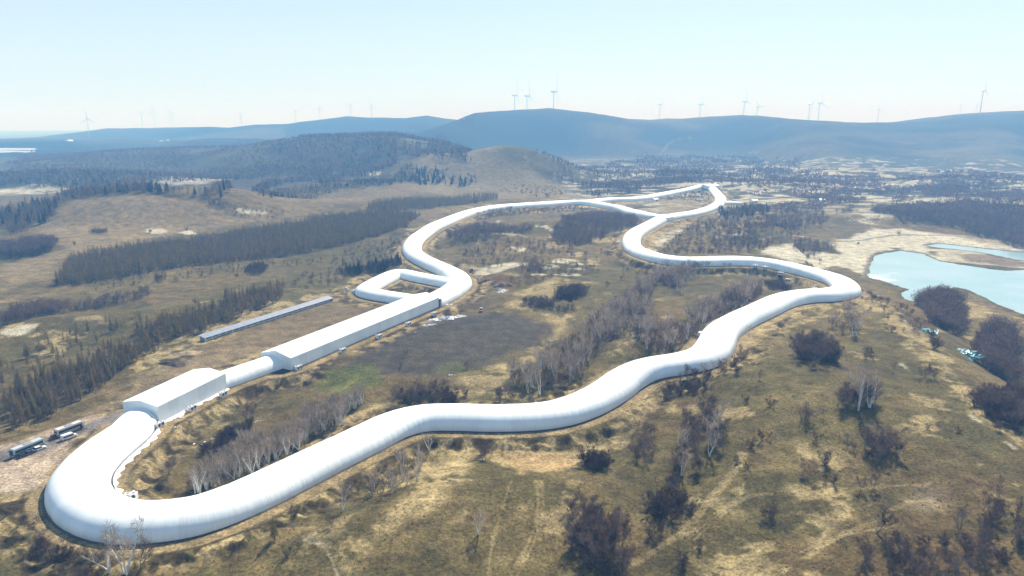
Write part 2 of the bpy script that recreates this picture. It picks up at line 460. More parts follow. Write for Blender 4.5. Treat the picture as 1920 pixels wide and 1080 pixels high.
# woodland floor / scrub far off
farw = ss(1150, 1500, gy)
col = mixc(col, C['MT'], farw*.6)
col = mixc(col, C['FF'], farw*ss(-.1, .25, fbm(gx*.6, gy, 110, 4, 69)))
far2 = ss(2100, 2600, gy+600*ss(.4, .6, gx/gy))*(1-.8*(1-ss(2600, 2900, gy))*ss(.0, .08, gx/gy)*(1-ss(.35, .55, gx/gy)))
col = mixc(col, C['MF'], far2*ss(-.55, -.1, fbm(gx*.8, gy, 420, 4, 71)))
# paler open summits of the long ridge
crestz = np.interp(gx/gy, M_T, M_Z)
top = ss(.80, .99, gzf/np.maximum(crestz, 60))*far2*ss(0, .25, gx/gy-.0)
col = mixc(col, C['MT']*1.3, top*.7*ss(-.2, .3, fbm(gx, gy, 260, 3, 72)+.1))
fr_ = ss(900, 1200, gy)*(1-ss(2700, 3100, gy))*ss(.03, .10, gx/gy)*(1-ss(14, 34, gzf))
spk = .85*fbm(gx*.6, gy, 17, 4, 74)+.35*fbm(gx*.6, gy, 110, 2, 78)+.08
col = mixc(col, C['MT'], fr_*.55*ss(-.2, .2, fbm(gx*.6, gy, 130, 3, 75)))
col = mixc(col, C['FF']*.8, fr_*.8*ss(.02, .2, -spk))
col = mixc(col, C['PS'], fr_*.8*ss(.04, .22, spk-.30*ss(1800, 2200, gy))*(1-ss(2500, 2900, gy)))
# plain beyond, far left
plain = ss(3000, 4200, gy)*(gx/gy < -.32)
col = mixc(col, np.array((.12,.115,.10)), plain*ss(-.2, .2, fbm(gx*.25, gy, 500, 3, 73))*.8)

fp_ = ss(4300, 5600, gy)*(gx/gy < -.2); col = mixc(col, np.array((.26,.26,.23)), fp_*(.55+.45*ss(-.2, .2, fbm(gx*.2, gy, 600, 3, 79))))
ITEMS = []
def paint(pts, c, soft=3., warp=3., k=1., up=0, patch=None, ps=10.):
    P = U(pts, up) if not isinstance(pts, np.ndarray) else pts
    mg = soft+warp*1.5+2
    m = (gx > P[:, 0].min()-mg) & (gx < P[:, 0].max()+mg) & (gy > P[:, 1].min()-mg) & (gy < P[:, 1].max()+mg)
    if not m.any(): return
    x, y = gx[m], gy[m]
    wsc = max(warp*2.5, 3)
    s = sdpoly(P, x, y)+warp*fbm(x, y, wsc, 4, 81)*1.6
    kk = k*(1-ss(-soft, soft, s))
    if patch is not None: kk = kk*ss(patch-.22, patch+.22, fbm(x, y, ps, 4, 83)+.45*fbm(x, y, 2.2, 3, 84))
    cc = C[c] if isinstance(c, str) else np.array(c)
    sub = col[m]; col[m] = sub*(1-kk[:, None])+cc[None, :]*kk[:, None]
def E(cx, cy, rx, ry, rot=0, n=14):
    c, s = math.cos(R(rot)), math.sin(R(rot))
    return [(cx+rx*math.cos(a)*c-ry*math.sin(a)*s, cy+rx*math.cos(a)*s+ry*math.sin(a)*c) for a in (2*math.pi*i/n for i in range(n))]
def track(pts, c, wd=1.2, k=.8, soft=.6, wob=.8):
    P = smooth_path(U(pts), 3.0, 2)
    m = (gx > P[:, 0].min()-8) & (gx < P[:, 0].max()+8) & (gy > P[:, 1].min()-8) & (gy < P[:, 1].max()+8)
    if not m.any(): return
    x, y = gx[m], gy[m]
    s = dpolyline(P, x, y)+wob*fbm(x, y, 9, 3, 85)
    kk = k*(1-ss(wd-soft, wd+soft, s))*(.65+.35*ss(-.3, .2, fbm(x, y, 5, 3, 86)))
    cc = C[c] if isinstance(c, str) else np.array(c)
    sub = col[m]; col[m] = sub*(1-kk[:, None])+cc[None, :]*kk[:, None]

# bare hill and open slopes, left
paint([(100,400),(120,378),(250,366),(330,368),(400,385),(440,405),(520,400),(600,390),(480,415),(370,432),(240,455),(130,480),(100,520),(0,545),(0,495),(95,478),(115,455),(60,448),(70,425)], (.270,.205,.130), 12, 10, .85)
paint([(450,400),(560,365),(700,352),(790,345),(860,350),(930,350),(700,372),(600,392),(500,400)], (.235,.180,.112), 12, 10, .75)
paint([(740,350),(880,280),(930,290),(1000,325),(1060,350),(1080,370),(930,372),(800,360)], (.240,.190,.120), 20, 15, .85)
paint([(0,600),(60,585),(280,560),(400,545),(540,520),(520,505),(300,520),(110,545),(0,555)], 'TN', 6, 6, .5)
for e in (E(55,357,78,8,-3), E(320,340,62,10,-8), E(400,333,60,7,-10), E(640,320,22,7)): paint(e, 'PS', 8, 14, .8, patch=-.25, ps=40)
for e in (E(470,398,26,5), E(290,432,22,4), E(350,436,14,4), E(455,397,14,5), E(700,325,18,4)): paint(e, 'PS', 3, 5, .8)
for e in (E(36,619,34,9,-12),): paint(e, 'PS', 2, 2, .9)
for e in (E(165,597,22,4,-5), E(190,605,12,3)): paint(e, 'SN', 2, 3, .5)
# works yard
paint(yard_px, 'BR', 6, 4, .9)
paint([(0,870),(70,850),(240,780),(250,700),(300,690),(330,665),(420,650),(500,650),(430,690),(260,735),(250,765),(160,830),(100,880),(70,925),(0,925)], (.27,.205,.14), 4, 3, .9)
paint([(150,770),(300,690),(330,720),(250,740),(180,790)], (.27,.205,.14), 3, 3, .8)
paint([(0,865),(95,850),(130,835),(110,862),(88,890),(75,915),(0,928)], (.50,.40,.29), 3, 3, .85)
paint([(310,650),(350,625),(400,605),(520,560),(620,540),(680,515),(700,520),(625,555),(500,600),(400,640),(360,665),(300,690),(290,680)], 'SN', 3, 4, .75, patch=-.2, ps=8)
paint([(0,845),(80,820),(240,768),(250,775),(150,820),(90,848),(0,868)], 'AS', 2, 1.5, .85)
paint([(660,600),(690,560),(720,565),(660,590),(560,640),(500,655),(480,655)], 'BR', 3, 3, .9)
paint([(530,712),(700,640),(830,590),(870,545),(890,505),(950,495),(935,560),(900,600),(840,605),(720,655),(600,700)], (.150,.115,.078), 4, 4, .8)
paint(field_px, 'DK', 5, 6, .95)
paint([(560,690),(690,660),(820,665),(900,640),(800,690),(700,700),(600,712)], 'DK', 5, 6, .7, patch=0, ps=9)
paint([(610,690),(700,682),(715,715),(650,735),(590,720)], 'GR', 3, 4, .7)
paint(E(845,690,30,12,-10), 'GR', 2, 3, .45)
paint(E(410,770,40,14,-25), 'GR', 2, 3, .35)
paint([(430,730),(560,690),(640,700),(560,740),(470,770),(330,800)], 'DB', 3, 4, .55, patch=-.1, ps=9)
paint(E(575,650,60,5,-24), 'DB', 2, 2, .3)
for e in (E(918,520,22,9,15), E(945,530,22,12,20)): paint(e, 'RD', 2, 2, .9)
paint([(940,575),(975,545),(1040,520),(1050,545),(1000,570),(1040,590),(1080,575),(1070,600),(1040,640),(1005,680),(960,720),(890,745),(850,735),(870,700),(960,680),(1030,640),(1050,610),(1010,590)], 'SN', 4, 4, .7, patch=-.2, ps=10)
paint([(890,500),(960,490),(1010,495),(940,505),(900,512)], 'PS', 3, 3, .8)
for e in (E(1020,500,30,3,3), E(970,467,14,4), E(960,440,10,5), E(940,437,18,4), E(1020,425,14,4), E(1033,440,4,9), E(1065,492,30,5,8), E(1090,503,30,3), E(1060,515,30,3,4), E(975,470,15,4), E(935,415,10,4), E(1265,437,22,7,-20), E(1225,460,16,7,-50), E(1240,447,14,10,-40), E(1345,445,14,4), E(1385,437,12,4), E(1010,515,16,3), E(985,525,10,2)):
    paint(e, 'PS', 2, 5, .85, patch=-.15, ps=8)
paint(E(1180,640,34,12,-30), 'SN', 3, 4, .8, patch=-.25, ps=5)
paint([(750,470),(765,430),(800,412),(870,398),(900,400),(840,425),(800,445),(790,470),(830,492),(800,495),(765,485),(750,500),(735,480)], 'SN', 3, 5, .8, patch=-.2, ps=8)
paint([(1215,470),(1208,445),(1235,420),(1290,410),(1290,425),(1240,440),(1225,460),(1235,478)], 'SN', 3, 4, .8, patch=-.3, ps=8)
paint([(1130,375),(1180,376),(1215,376),(1300,385),(1340,372),(1310,372),(1250,370),(1170,395),(1230,398)], 'TN', 3, 6, .6)
paint([(1235,376),(1290,372),(1330,385),(1290,395),(1250,398)], (.30,.24,.17), 3, 5, .7)
# sand flats round the lake
paint([(1430,465),(1500,468),(1580,478),(1560,455),(1600,440),(1640,430),(1680,428),(1800,440),(1900,455),(1925,468),(1925,476),(1740,455),(1760,490),(1740,480),(1680,465),(1640,478),(1625,520),(1600,505),(1560,500),(1500,492),(1440,480)], 'PS', 4, 6, .92)
paint([(1740,470),(1800,468),(1870,482),(1925,492),(1925,506),(1800,496),(1760,490)], 'PS', 4, 6, .7)
paint([(1800,480),(1860,478),(1925,490),(1925,503),(1860,500),(1810,494)], 'RD', 4, 5, .7)
paint([(1580,400),(1620,393),(1670,408),(1640,420),(1590,415)], 'PS', 6, 10, .8, patch=-.2, ps=25)
paint([(1690,430),(1760,425),(1890,450),(1925,462),(1925,472),(1800,446)], 'RD', 6, 8, .45)
paint([(1760,552),(1800,548),(1860,575),(1925,600),(1925,650),(1870,610),(1800,585),(1770,575)], 'BR', 4, 5, .8)
paint([(1800,560),(1860,585),(1850,600),(1790,590)], 'SN', 3, 4, .6)
paint([(1690,545),(1760,560),(1790,600),(1770,640),(1700,600),(1660,560)], 'RD', 8, 8, .45)
paint([(1600,545),(1640,550),(1700,600),(1790,680),(1780,700),(1700,630),(1620,575)], 'SN', 3, 5, .75, patch=-.25, ps=8)
paint([(1600,540),(1690,538),(1720,560),(1700,590),(1650,560)], 'TN', 5, 5, .6)
paint([(1690,640),(1760,700),(1820,770),(1925,850),(1925,830),(1830,745),(1760,680),(1700,625)], 'SN', 2.5, 3, .8, patch=-.1, ps=6)
for e in (E(1827,783,14,3,38), E(1895,835,12,2,30), E(1700,690,14,2,35)): paint(e, 'PS', .8, 1, .8)
# foreground slopes below the tunnel
paint([(0,930),(70,925),(110,1000),(190,1040),(160,1085),(0,1085)], 'DG', 5, 5, .8)
paint([(25,925),(75,930),(120,1000),(180,1045),(170,1085),(120,1085),(70,1010)], (.035,.026,.018), 2, 4, .9, patch=-.3, ps=8)
paint([(100,930),(85,900),(70,925),(110,985),(180,1030),(260,1040),(330,1020),(250,1030),(180,1015)], 'BR', 2, 2, .8)
paint([(700,960),(760,925),(810,870),(850,850),(900,860),(880,900),(800,960),(770,990),(700,1030),(660,1060),(640,1040)], 'SN', 4, 5, .85, patch=-.2, ps=9)
paint([(740,880),(820,850),(930,830),(1080,830),(1150,790),(1210,730),(1225,760),(1185,820),(1060,880),(960,870),(900,850),(780,910)], 'SN', 3, 5, .85, patch=-.2, ps=8)
paint([(930,830),(1040,840),(1075,862),(980,880),(940,860)], (.50,.35,.21), 3, 4, .9)
paint([(1150,800),(1190,790),(1225,810),(1190,850),(1160,845)], 'DB', 2, 3, .6, patch=-.1, ps=5)
paint([(560,1000),(640,960),(700,940),(640,1010),(560,1050)], 'SN', 3, 4, .45, patch=0, ps=6)
paint([(420,1000),(600,940),(660,880),(760,830),(700,880),(640,930),(520,985),(420,1020)], 'BR', 2, 3, .7, patch=-.2, ps=8)
paint([(1100,860),(1180,830),(1260,880),(1280,980),(1200,960)], 'DG', 5, 5, .5)
paint([(1480,830),(1540,835),(1560,870),(1500,870)], 'SN', 2, 3, .6, patch=0, ps=5)
paint([(1485,915),(1560,900),(1610,930),(1600,960),(1530,1010),(1490,975)], 'SN', 3, 4, .75, patch=-.05, ps=6)
paint([(1300,930),(1380,900),(1420,930),(1330,990),(1260,1010)], 'SN', 3, 4, .55, patch=.05, ps=6)
paint(E(1745,938,26,24,20), (.36,.29,.23), 6, 3, .75)
paint([(1280,1060),(1400,1050),(1440,1085),(1280,1085)], 'SN', 3, 4, .6, patch=0, ps=6)
paint([(1430,760),(1600,760),(1700,850),(1640,870),(1480,820)], (.13,.115,.048), 10, 8, .5)
paint([(1640,860),(1925,860),(1925,1085),(1640,1085)], 'RD', 14, 9, .4, patch=-.1, ps=18)
paint([(1400,610),(1480,575),(1600,558),(1640,580),(1560,590),(1450,620),(1390,680),(1360,700)], 'SN', 2, 4, .6, patch=-.1, ps=7)
paint([(1380,640),(1240,710),(1210,740),(1250,715),(1390,665)], 'SN', 2, 3, .6)
for e in (E(870,960,16,6,-30), E(1060,960,18,8), E(1300,760,14,9), E(1265,757,12,10), E(1075,905,12,6), E(980,955,14,9), E(945,1050,20,12), E(590,790,34,9,-14), E(700,765,45,9,-12), E(1510,640,14,7), E(780,565,20,6,-20)):
    paint(e, 'SN', 2, 3, .6, patch=-.2, ps=4)
paint([(620,790),(700,745),(760,740),(730,760),(660,785),(640,795)], 'SN', 2, 3, .6)
for e in (E(325,680,26,9,5), E(350,668,14,5,0)): paint(e, 'DB', 1.5, 1.5, .85)
for P_ in (LAKE, CHAN):      # wet margin
    m_ = (gx > P_[:, 0].min()-20) & (gx < P_[:, 0].max()+20) & (gy > P_[:, 1].min()-20) & (gy < P_[:, 1].max()+20)
    s_ = sdpoly(P_, gx[m_], gy[m_])+1.5*fbm(gx[m_], gy[m_], 8, 2, 6); k_ = .75*(1-ss(3.0, 5.5, s_+1.5*fbm(gx[m_], gy[m_], 5, 2, 7)))
    sub = col[m_]; col[m_] = sub*(1-k_[:, None])+np.array((.10, .085, .06))[None]*k_[:, None]
# tracks and paths
track([(0,552),(110,551),(220,554),(300,548),(400,542)], 'DB', 1.3, .8)
track([(1040,325),(1040,340),(1055,352),(1075,362),(1095,370)], 'AS', 4, .8, 1)
track([(1420,448),(1560,452),(1612,452),(1650,443),(1700,440),(1760,441),(1830,446),(1925,455)], (.20,.19,.18), 3, .95, .7, .3)
track([(1440,450),(1400,440),(1330,425),(1290,418)], 'SN', 3, .5)
track([(1925,600),(1860,588),(1830,583),(1810,600),(1790,616),(1760,620)], 'SN', 2, .7)
for dx in (0, 9):
    track([(1280+dx,1010),(1340+dx,960),(1400+dx,930),(1440+dx,925)], 'SN', .35, .6, .3)
    track([(1180+dx,1060),(1280+dx,1000),(1330+dx,930),(1370+dx,890),(1390+dx,850)], 'SN', .6, .45, .4)
    track([(960+dx,1080),(1000+dx,1000),(1012+dx,950),(1005+dx,900)], 'SN', .5, .45, .3)
    track([(1500+dx,1050),(1560+dx,1010),(1620+dx,985),(1700+dx,940)], 'SN', .5, .45, .3)
track([(1440,928),(1500,920),(1640,918),(1740,905)], 'SN', .5, .5, .3)
track([(1530,1030),(1560,985),(1600,955),(1640,945)], 'SN', .35, .5, .3)
track([(1280,1030),(1330,985),(1385,940),(1395,905)], 'SN', .3, .5, .25)
track([(1440,1060),(1500,1035),(1580,1005),(1680,985)], 'SN', .3, .5, .25)
track([(0,905),(60,880),(100,850),(150,815),(215,780)], (.20,.15,.10), .8, .6, .4)
track([(0,915),(66,889),(106,858),(156,822),(221,786)], (.20,.15,.10), .8, .6, .4)
track([(915,1080),(920,1030),(940,960),(960,900)], 'SN', .5, .4, .3)
track([(600,1020),(620,1040),(635,1085)], 'PS', .5, .6, .3)
track([(590,1000),(560,1010),(620,1025)], 'PS', .5, .5, .3)
track([(1045,870),(1090,890),(1140,890),(1180,880)], 'DB', .35, .5, .25)
track([(1045,877),(1090,898),(1160,905),(1230,950)], 'DB', .35, .35, .25)
track([(520,700),(620,665),(740,625),(830,600),(880,560),(905,520)], 'TN', 1.4, .35)
track([(1310,255),(1240,262),(1215,308),(1250,320)], 'SN', 4, .3)
track([(0,745),(80,720),(140,740),(60,780),(0,800)], 'TN', 2, .3)
track([(0,800),(60,790),(150,745),(240,715),(300,690)], (.25,.2,.13), 2.2, .6)
track([(0,825),(120,790),(200,760)], 'DB', 1.2, .6)
# bench beside the tunnel, dirt strip, cuttings
nn = fbm(gx, gy, 7, 4, 91); nb = fbm(gx, gy, 45, 2, 92)
n6 = fbm(gx, gy, 4.5, 4, 93)
k = ss(9.6, 10.6, gD)*(1-ss(14.6, 15.8, gD+1.2*nn)); col = mixc(col, np.array((.37,.28,.18)), k*(.85+.1*n6))
k = (1-ss(10.3, 11.1, gD)); col = mixc(col, C['DB']*1.6, k*.8)  # contact shade painted into the soil colour along the tunnel foot
k = ss(15, 16.5, gD)*(1-ss(21, 31, gD+6*nn))*ss(-.75, -.2, nb)
col = mixc(col, C['SN'], k*.85*ss(-.1, .2, nn*.6+n6*.6))
col = mixc(col, C['DB'], k*.85*ss(.05, .28, -nn*.5-n6*.7))
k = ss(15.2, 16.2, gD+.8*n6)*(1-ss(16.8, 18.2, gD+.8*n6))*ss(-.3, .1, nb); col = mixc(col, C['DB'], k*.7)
col *= (1+.16*n4[:, None]+.10*fbm(gx, gy, 1.6, 2, 95)[:, None]*(1-ss(300, 700, GD))[:, None])
col = np.clip(col*np.array((.95, .96, .76))*.79, .01, .8)

gx_, gy_ = gx, gy
col_keep = col
paint(F_PARK, (.33,.26,.19), 3, 3, .9)
paint([(-40,870),(95,856),(108,862),(86,890),(70,918),(-40,925)], (.42,.34,.25), 2, 2, .8)
paint([(-40,856),(80,822),(150,800),(238,768),(248,775),(150,815),(90,846),(-40,872)], (.15,.14,.135), 1.5, 1, .85)
nr, nc = GX.shape
idx = np.arange(nr*nc).reshape(nr, nc)
F = np.stack([idx[:-1, :-1], idx[:-1, 1:], idx[1:, 1:], idx[1:, :-1]], -1).reshape(-1, 4)
M_ground = bpy.data.materials.new('ground'); n, l, b = nodes(M_ground)
b.inputs['Roughness'].default_value = .95; b.inputs['Specular IOR Level'].default_value = .15
at = n.new('ShaderNodeAttribute'); at.attribute_name = 'soil'
geo = n.new('ShaderNodeNewGeometry')
def gnoise(scale, detail=4, rough=.6):
    q = n.new('ShaderNodeTexNoise'); q.inputs['Scale'].default_value = scale; q.inputs['Detail'].default_value = detail
    q.inputs['Roughness'].default_value = rough; l.new(geo.outputs['Position'], q.inputs['Vector']); return q
qa = gnoise(.9, 5, .7); qb = gnoise(.12, 5, .65); qc = gnoise(.018, 4)
def mr(src, a, b_, c, d_):
    q = n.new('ShaderNodeMapRange'); q.inputs[1].default_value = a; q.inputs[2].default_value = b_
    q.inputs[3].default_value = c; q.inputs[4].default_value = d_; l.new(src, q.inputs[0]); return q.outputs[0]
def mul(a_, b_):
    q = n.new('ShaderNodeMath'); q.operation = 'MULTIPLY'; l.new(a_, q.inputs[0]); l.new(b_, q.inputs[1]); return q.outputs[0]
f = mul(mul(mr(qa.outputs['Fac'], .32, .68, .38, 1.55), mr(qb.outputs['Fac'], .32, .68, .58, 1.38)), mr(qc.outputs['Fac'], .3, .7, .85, 1.15))
qd = gnoise(2.6, 4, .75); f = mul(f, mr(qd.outputs['Fac'], .35, .65, .72, 1.26))
vm = n.new('ShaderNodeVectorMath'); vm.operation = 'SCALE'
l.new(at.outputs['Color'], vm.inputs[0]); l.new(f, vm.inputs['Scale']); l.new(vm.outputs[0], b.inputs['Base Color'])
b1 = n.new('ShaderNodeBump'); b1.inputs['Strength'].default_value = .8; b1.inputs['Distance'].default_value = .35
b2 = n.new('ShaderNodeBump'); b2.inputs['Strength'].default_value = .55; b2.inputs['Distance'].default_value = 1.2
l.new(qa.outputs['Fac'], b1.inputs['Height']); l.new(qb.outputs['Fac'], b2.inputs['Height']); l.new(b2.outputs[0], b1.inputs['Normal'])
l.new(b1.outputs[0], b.inputs['Normal'])
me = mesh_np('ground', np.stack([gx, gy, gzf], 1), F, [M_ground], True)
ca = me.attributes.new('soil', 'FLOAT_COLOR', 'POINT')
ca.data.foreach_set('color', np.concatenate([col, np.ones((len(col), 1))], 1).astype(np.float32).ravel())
ground = tag(link('ground', me), kind='structure')

# ------------------------------------------------------------------ water
M_water = bpy.data.materials.new('lake water'); n, l, b = nodes(M_water)
b.inputs['Roughness'].default_value = .18; b.inputs['Specular IOR Level'].default_value = .5
g2 = n.new('ShaderNodeNewGeometry'); q = n.new('ShaderNodeTexNoise'); q.inputs['Scale'].default_value = .02; q.inputs['Detail'].default_value = 6
l.new(g2.outputs['Position'], q.inputs['Vector'])
cr = n.new('ShaderNodeValToRGB'); cr.color_ramp.elements[0].position = .30; cr.color_ramp.elements[0].color = (.24, .40, .42, 1)
cr.color_ramp.elements[1].position = .62; cr.color_ramp.elements[1].color = (.33, .45, .48, 1)
e = cr.color_ramp.elements.new(.70); e.color = (.62, .76, .80, 1)
l.new(q.outputs['Fac'], cr.inputs[0]); l.new(cr.outputs[0], b.inputs['Base Color'])
q2 = n.new('ShaderNodeTexNoise'); q2.inputs['Scale'].default_value = .5; l.new(g2.outputs['Position'], q2.inputs['Vector'])
bp = n.new('ShaderNodeBump'); bp.inputs['Strength'].default_value = .15; bp.inputs['Distance'].default_value = .1
l.new(q2.outputs['Fac'], bp.inputs['Height']); l.new(bp.outputs[0], b.inputs['Normal'])
for nm, P in (('lake', LAKE), ('channel', CHAN)):
    c = P.mean(0); Q = c+(P-c)*1.0
    # grow the sheet a little so that the shore line is where the ground dips under it
    dv = np.roll(P, -1, 0)-np.roll(P, 1, 0); nv = np.stack([dv[:, 1], -dv[:, 0]], 1); nv /= np.linalg.norm(nv, axis=1)[:, None]
    if inpoly(P, (P+nv*.5)[:, 0], (P+nv*.5)[:, 1]).mean() > .5: nv = -nv
    Q = P+nv*3
    bm_me = bpy.data.meshes.new(nm); bm_me.from_pydata([(a, b_, LZ) for a, b_ in Q], [], [list(range(len(Q)))]); bm_me.materials.append(M_water)
    if bm_me.polygons[0].normal.z < 0: bm_me.flip_normals()
    tag(link(nm, bm_me), kind='structure')

# ------------------------------------------------------------------ the inflated tunnel
M_fab = bpy.data.materials.new('white tunnel fabric'); n, l, b = nodes(M_fab)
b.inputs['Base Color'].default_value = (.80, .82, .84, 1); b.inputs['Roughness'].default_value = .6
b.inputs['Specular IOR Level'].default_value = .35
uvn = n.new('ShaderNodeUVMap'); uvn.uv_map = 'UVMap'
sep = n.new('ShaderNodeSeparateXYZ'); l.new(uvn.outputs[0], sep.inputs[0])
tn = n.new('ShaderNodeTexNoise'); tn.inputs['Scale'].default_value = 1; tn.inputs['Detail'].default_value = 4
mp = n.new('ShaderNodeMapping'); mp.inputs['Scale'].default_value = (.9, .06, 1)
l.new(uvn.outputs[0], mp.inputs[0]); l.new(mp.outputs[0], tn.inputs['Vector'])
wv = n.new('ShaderNodeTexWave'); wv.wave_type = 'BANDS'; wv.bands_direction = 'X'; wv.inputs['Scale'].default_value = .085
wv.inputs['Distortion'].default_value = 1.2; wv.inputs['Detail'].default_value = 2; wv.inputs['Detail Scale'].default_value = .3
l.new(uvn.outputs[0], wv.inputs['Vector'])
ad = n.new('ShaderNodeMath'); ad.operation = 'MULTIPLY_ADD'; l.new(wv.outputs['Fac'], ad.inputs[0]); ad.inputs[1].default_value = .18; l.new(tn.outputs['Fac'], ad.inputs[2])
bp = n.new('ShaderNodeBump'); bp.inputs['Strength'].default_value = .35; bp.inputs['Distance'].default_value = .35
l.new(ad.outputs[0], bp.inputs['Height']); l.new(bp.outputs[0], b.inputs['Normal'])
dn = n.new('ShaderNodeTexNoise'); dn.inputs['Scale'].default_value = .08; dn.inputs['Detail'].default_value = 6
g3 = n.new('ShaderNodeNewGeometry'); l.new(g3.outputs['Position'], dn.inputs['Vector'])
rr = n.new('ShaderNodeValToRGB'); rr.color_ramp.elements[0].position = .32; rr.color_ramp.elements[0].color = (.78, .85, .87, 1)
rr.color_ramp.elements[1].position = .5; rr.color_ramp.elements[1].color = (.85, .92, .94, 1)
l.new(dn.outputs['Fac'], rr.inputs[0])
# panel to panel difference and grime towards the feet
dv_ = n.new('ShaderNodeMath'); dv_.operation = 'DIVIDE'; dv_.inputs[1].default_value = 6.0; l.new(sep.outputs[0], dv_.inputs[0])
fl_ = n.new('ShaderNodeMath'); fl_.operation = 'FLOOR'; l.new(dv_.outputs[0], fl_.inputs[0])
wn_ = n.new('ShaderNodeTexWhiteNoise'); wn_.noise_dimensions = '1D'; l.new(fl_.outputs[0], wn_.inputs['W'])
pm_ = n.new('ShaderNodeMapRange'); pm_.inputs[3].default_value = .93; pm_.inputs[4].default_value = 1.03; l.new(wn_.outputs['Value'], pm_.inputs[0])
v1_ = n.new('ShaderNodeVectorMath'); v1_.operation = 'SCALE'; l.new(rr.outputs[0], v1_.inputs[0]); l.new(pm_.outputs[0], v1_.inputs['Scale'])
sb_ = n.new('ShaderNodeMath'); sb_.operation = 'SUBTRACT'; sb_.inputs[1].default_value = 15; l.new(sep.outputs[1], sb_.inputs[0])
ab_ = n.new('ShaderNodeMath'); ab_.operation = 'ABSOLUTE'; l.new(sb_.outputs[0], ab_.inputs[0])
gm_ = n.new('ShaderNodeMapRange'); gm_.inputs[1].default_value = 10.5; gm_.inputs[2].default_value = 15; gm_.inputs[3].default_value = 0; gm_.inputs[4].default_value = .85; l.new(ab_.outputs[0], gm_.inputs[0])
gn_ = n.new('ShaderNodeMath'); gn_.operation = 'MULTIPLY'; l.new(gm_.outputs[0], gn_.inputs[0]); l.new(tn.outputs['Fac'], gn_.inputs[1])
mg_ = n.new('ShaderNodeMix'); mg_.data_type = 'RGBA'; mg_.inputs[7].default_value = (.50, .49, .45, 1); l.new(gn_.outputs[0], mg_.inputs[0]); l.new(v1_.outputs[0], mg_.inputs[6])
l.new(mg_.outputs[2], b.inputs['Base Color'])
M_hall = M_fab.copy(); M_hall.name = 'white hall membrane'
for q_ in M_hall.node_tree.nodes:
    if q_.bl_idname == 'ShaderNodeBump': q_.inputs['Strength'].default_value = .09
def set_uv(me, uv):
    lay = me.uv_layers.new(name='UVMap')
    vi = np.empty(len(me.loops), np.int32); me.loops.foreach_get('vertex_index', vi)
    lay.data.foreach_set('uv', np.asarray(uv, np.float32)[vi].ravel())
TH = 6.9
def sweep(P, z, hw, ht, n=30, taper=None, wob=.02):
    """half-ellipse tube with slightly bulging flanks following the path"""
    T = np.gradient(P, axis=0); T /= np.linalg.norm(T, axis=1)[:, None]; N = np.stack([T[:, 1], -T[:, 0]], 1)
    L = np.r_[0, np.cumsum(np.hypot(*np.diff(P, axis=0).T))]
    a = np.linspace(-.10, math.pi+.10, n)
    ca, sa = np.cos(a), np.sin(a)
    prx = np.sign(ca)*np.abs(ca)**.86; prz = np.sign(sa)*np.abs(sa)**.94
    m = len(P); s = np.ones(m) if taper is None else taper(L, L[-1])
    seam = 1-wob*.5*np.exp(-((L % 12)-6)**2/.6)
    V = np.zeros((m, n, 3))
    V[:, :, 0] = P[:, 0:1]+N[:, 0:1]*prx[None]*hw*(s*seam)[:, None]
    V[:, :, 1] = P[:, 1:2]+N[:, 1:2]*prx[None]*hw*(s*seam)[:, None]
    V[:, :, 2] = z[:, None]+.05+prz[None]*ht*(s**.8*seam)[:, None]
    idx = np.arange(m*n).reshape(m, n)
    F = np.stack([idx[:-1, :-1], idx[:-1, 1:], idx[1:, 1:], idx[1:, :-1]], -1).reshape(-1, 4)
    UV = np.stack([np.repeat(L, n), np.tile(np.linspace(0, 30, n), m)], 1)
    return V.reshape(-1, 3), F, UV
def tube(name, bench, ht, label, group='inflated white tunnel sections', taper=None, cap=(False, False)):
    P, z, hw = bench
    c = P[len(P)//2]; t = thing(name, label, 'tunnel', (c[0], c[1], z[len(P)//2]), group=group)
    V, F, UV = sweep(P, z, hw, ht, taper=taper)
    V = V-np.array(t.location)
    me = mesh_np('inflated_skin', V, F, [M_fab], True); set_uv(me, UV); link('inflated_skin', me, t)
    # dark strips along both feet, standing in for the shadow line there
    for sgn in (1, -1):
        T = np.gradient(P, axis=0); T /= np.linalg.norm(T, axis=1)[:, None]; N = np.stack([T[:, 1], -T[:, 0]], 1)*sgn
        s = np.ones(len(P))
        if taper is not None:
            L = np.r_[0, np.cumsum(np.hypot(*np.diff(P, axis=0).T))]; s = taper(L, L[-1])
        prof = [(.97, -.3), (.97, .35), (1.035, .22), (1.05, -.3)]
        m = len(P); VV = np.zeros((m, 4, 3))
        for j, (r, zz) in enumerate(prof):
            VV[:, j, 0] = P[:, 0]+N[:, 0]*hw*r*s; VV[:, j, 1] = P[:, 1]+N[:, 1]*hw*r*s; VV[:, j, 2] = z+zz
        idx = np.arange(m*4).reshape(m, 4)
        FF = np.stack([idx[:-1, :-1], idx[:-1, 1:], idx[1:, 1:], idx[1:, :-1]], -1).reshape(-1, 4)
        link('foot_shade_strip', mesh_np('foot_shade_strip', VV.reshape(-1, 3)-np.array(t.location), FF, [M_dark]), t)
    for e, on in ((0, cap[0]), (-1, cap[1])):
        if on:
            n = 30; ring = V[:n] if e == 0 else V[-n:]
            VV = np.vstack([ring, ring.mean(0)]); FF = [(i, i+1, n) for i in range(n-1)]
            me = mesh_np('end_panel', VV, np.array(FF), [M_fab]); set_uv(me, np.zeros((n+1, 2))); link('end_panel', me, t)
    return t
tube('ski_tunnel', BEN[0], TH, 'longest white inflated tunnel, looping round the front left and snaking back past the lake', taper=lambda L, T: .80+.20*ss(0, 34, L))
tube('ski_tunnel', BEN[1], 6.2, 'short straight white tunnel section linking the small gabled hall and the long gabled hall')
tube('ski_tunnel', BEN[2], TH, 'white tunnel curving from the far end of the long hall to the far junction')
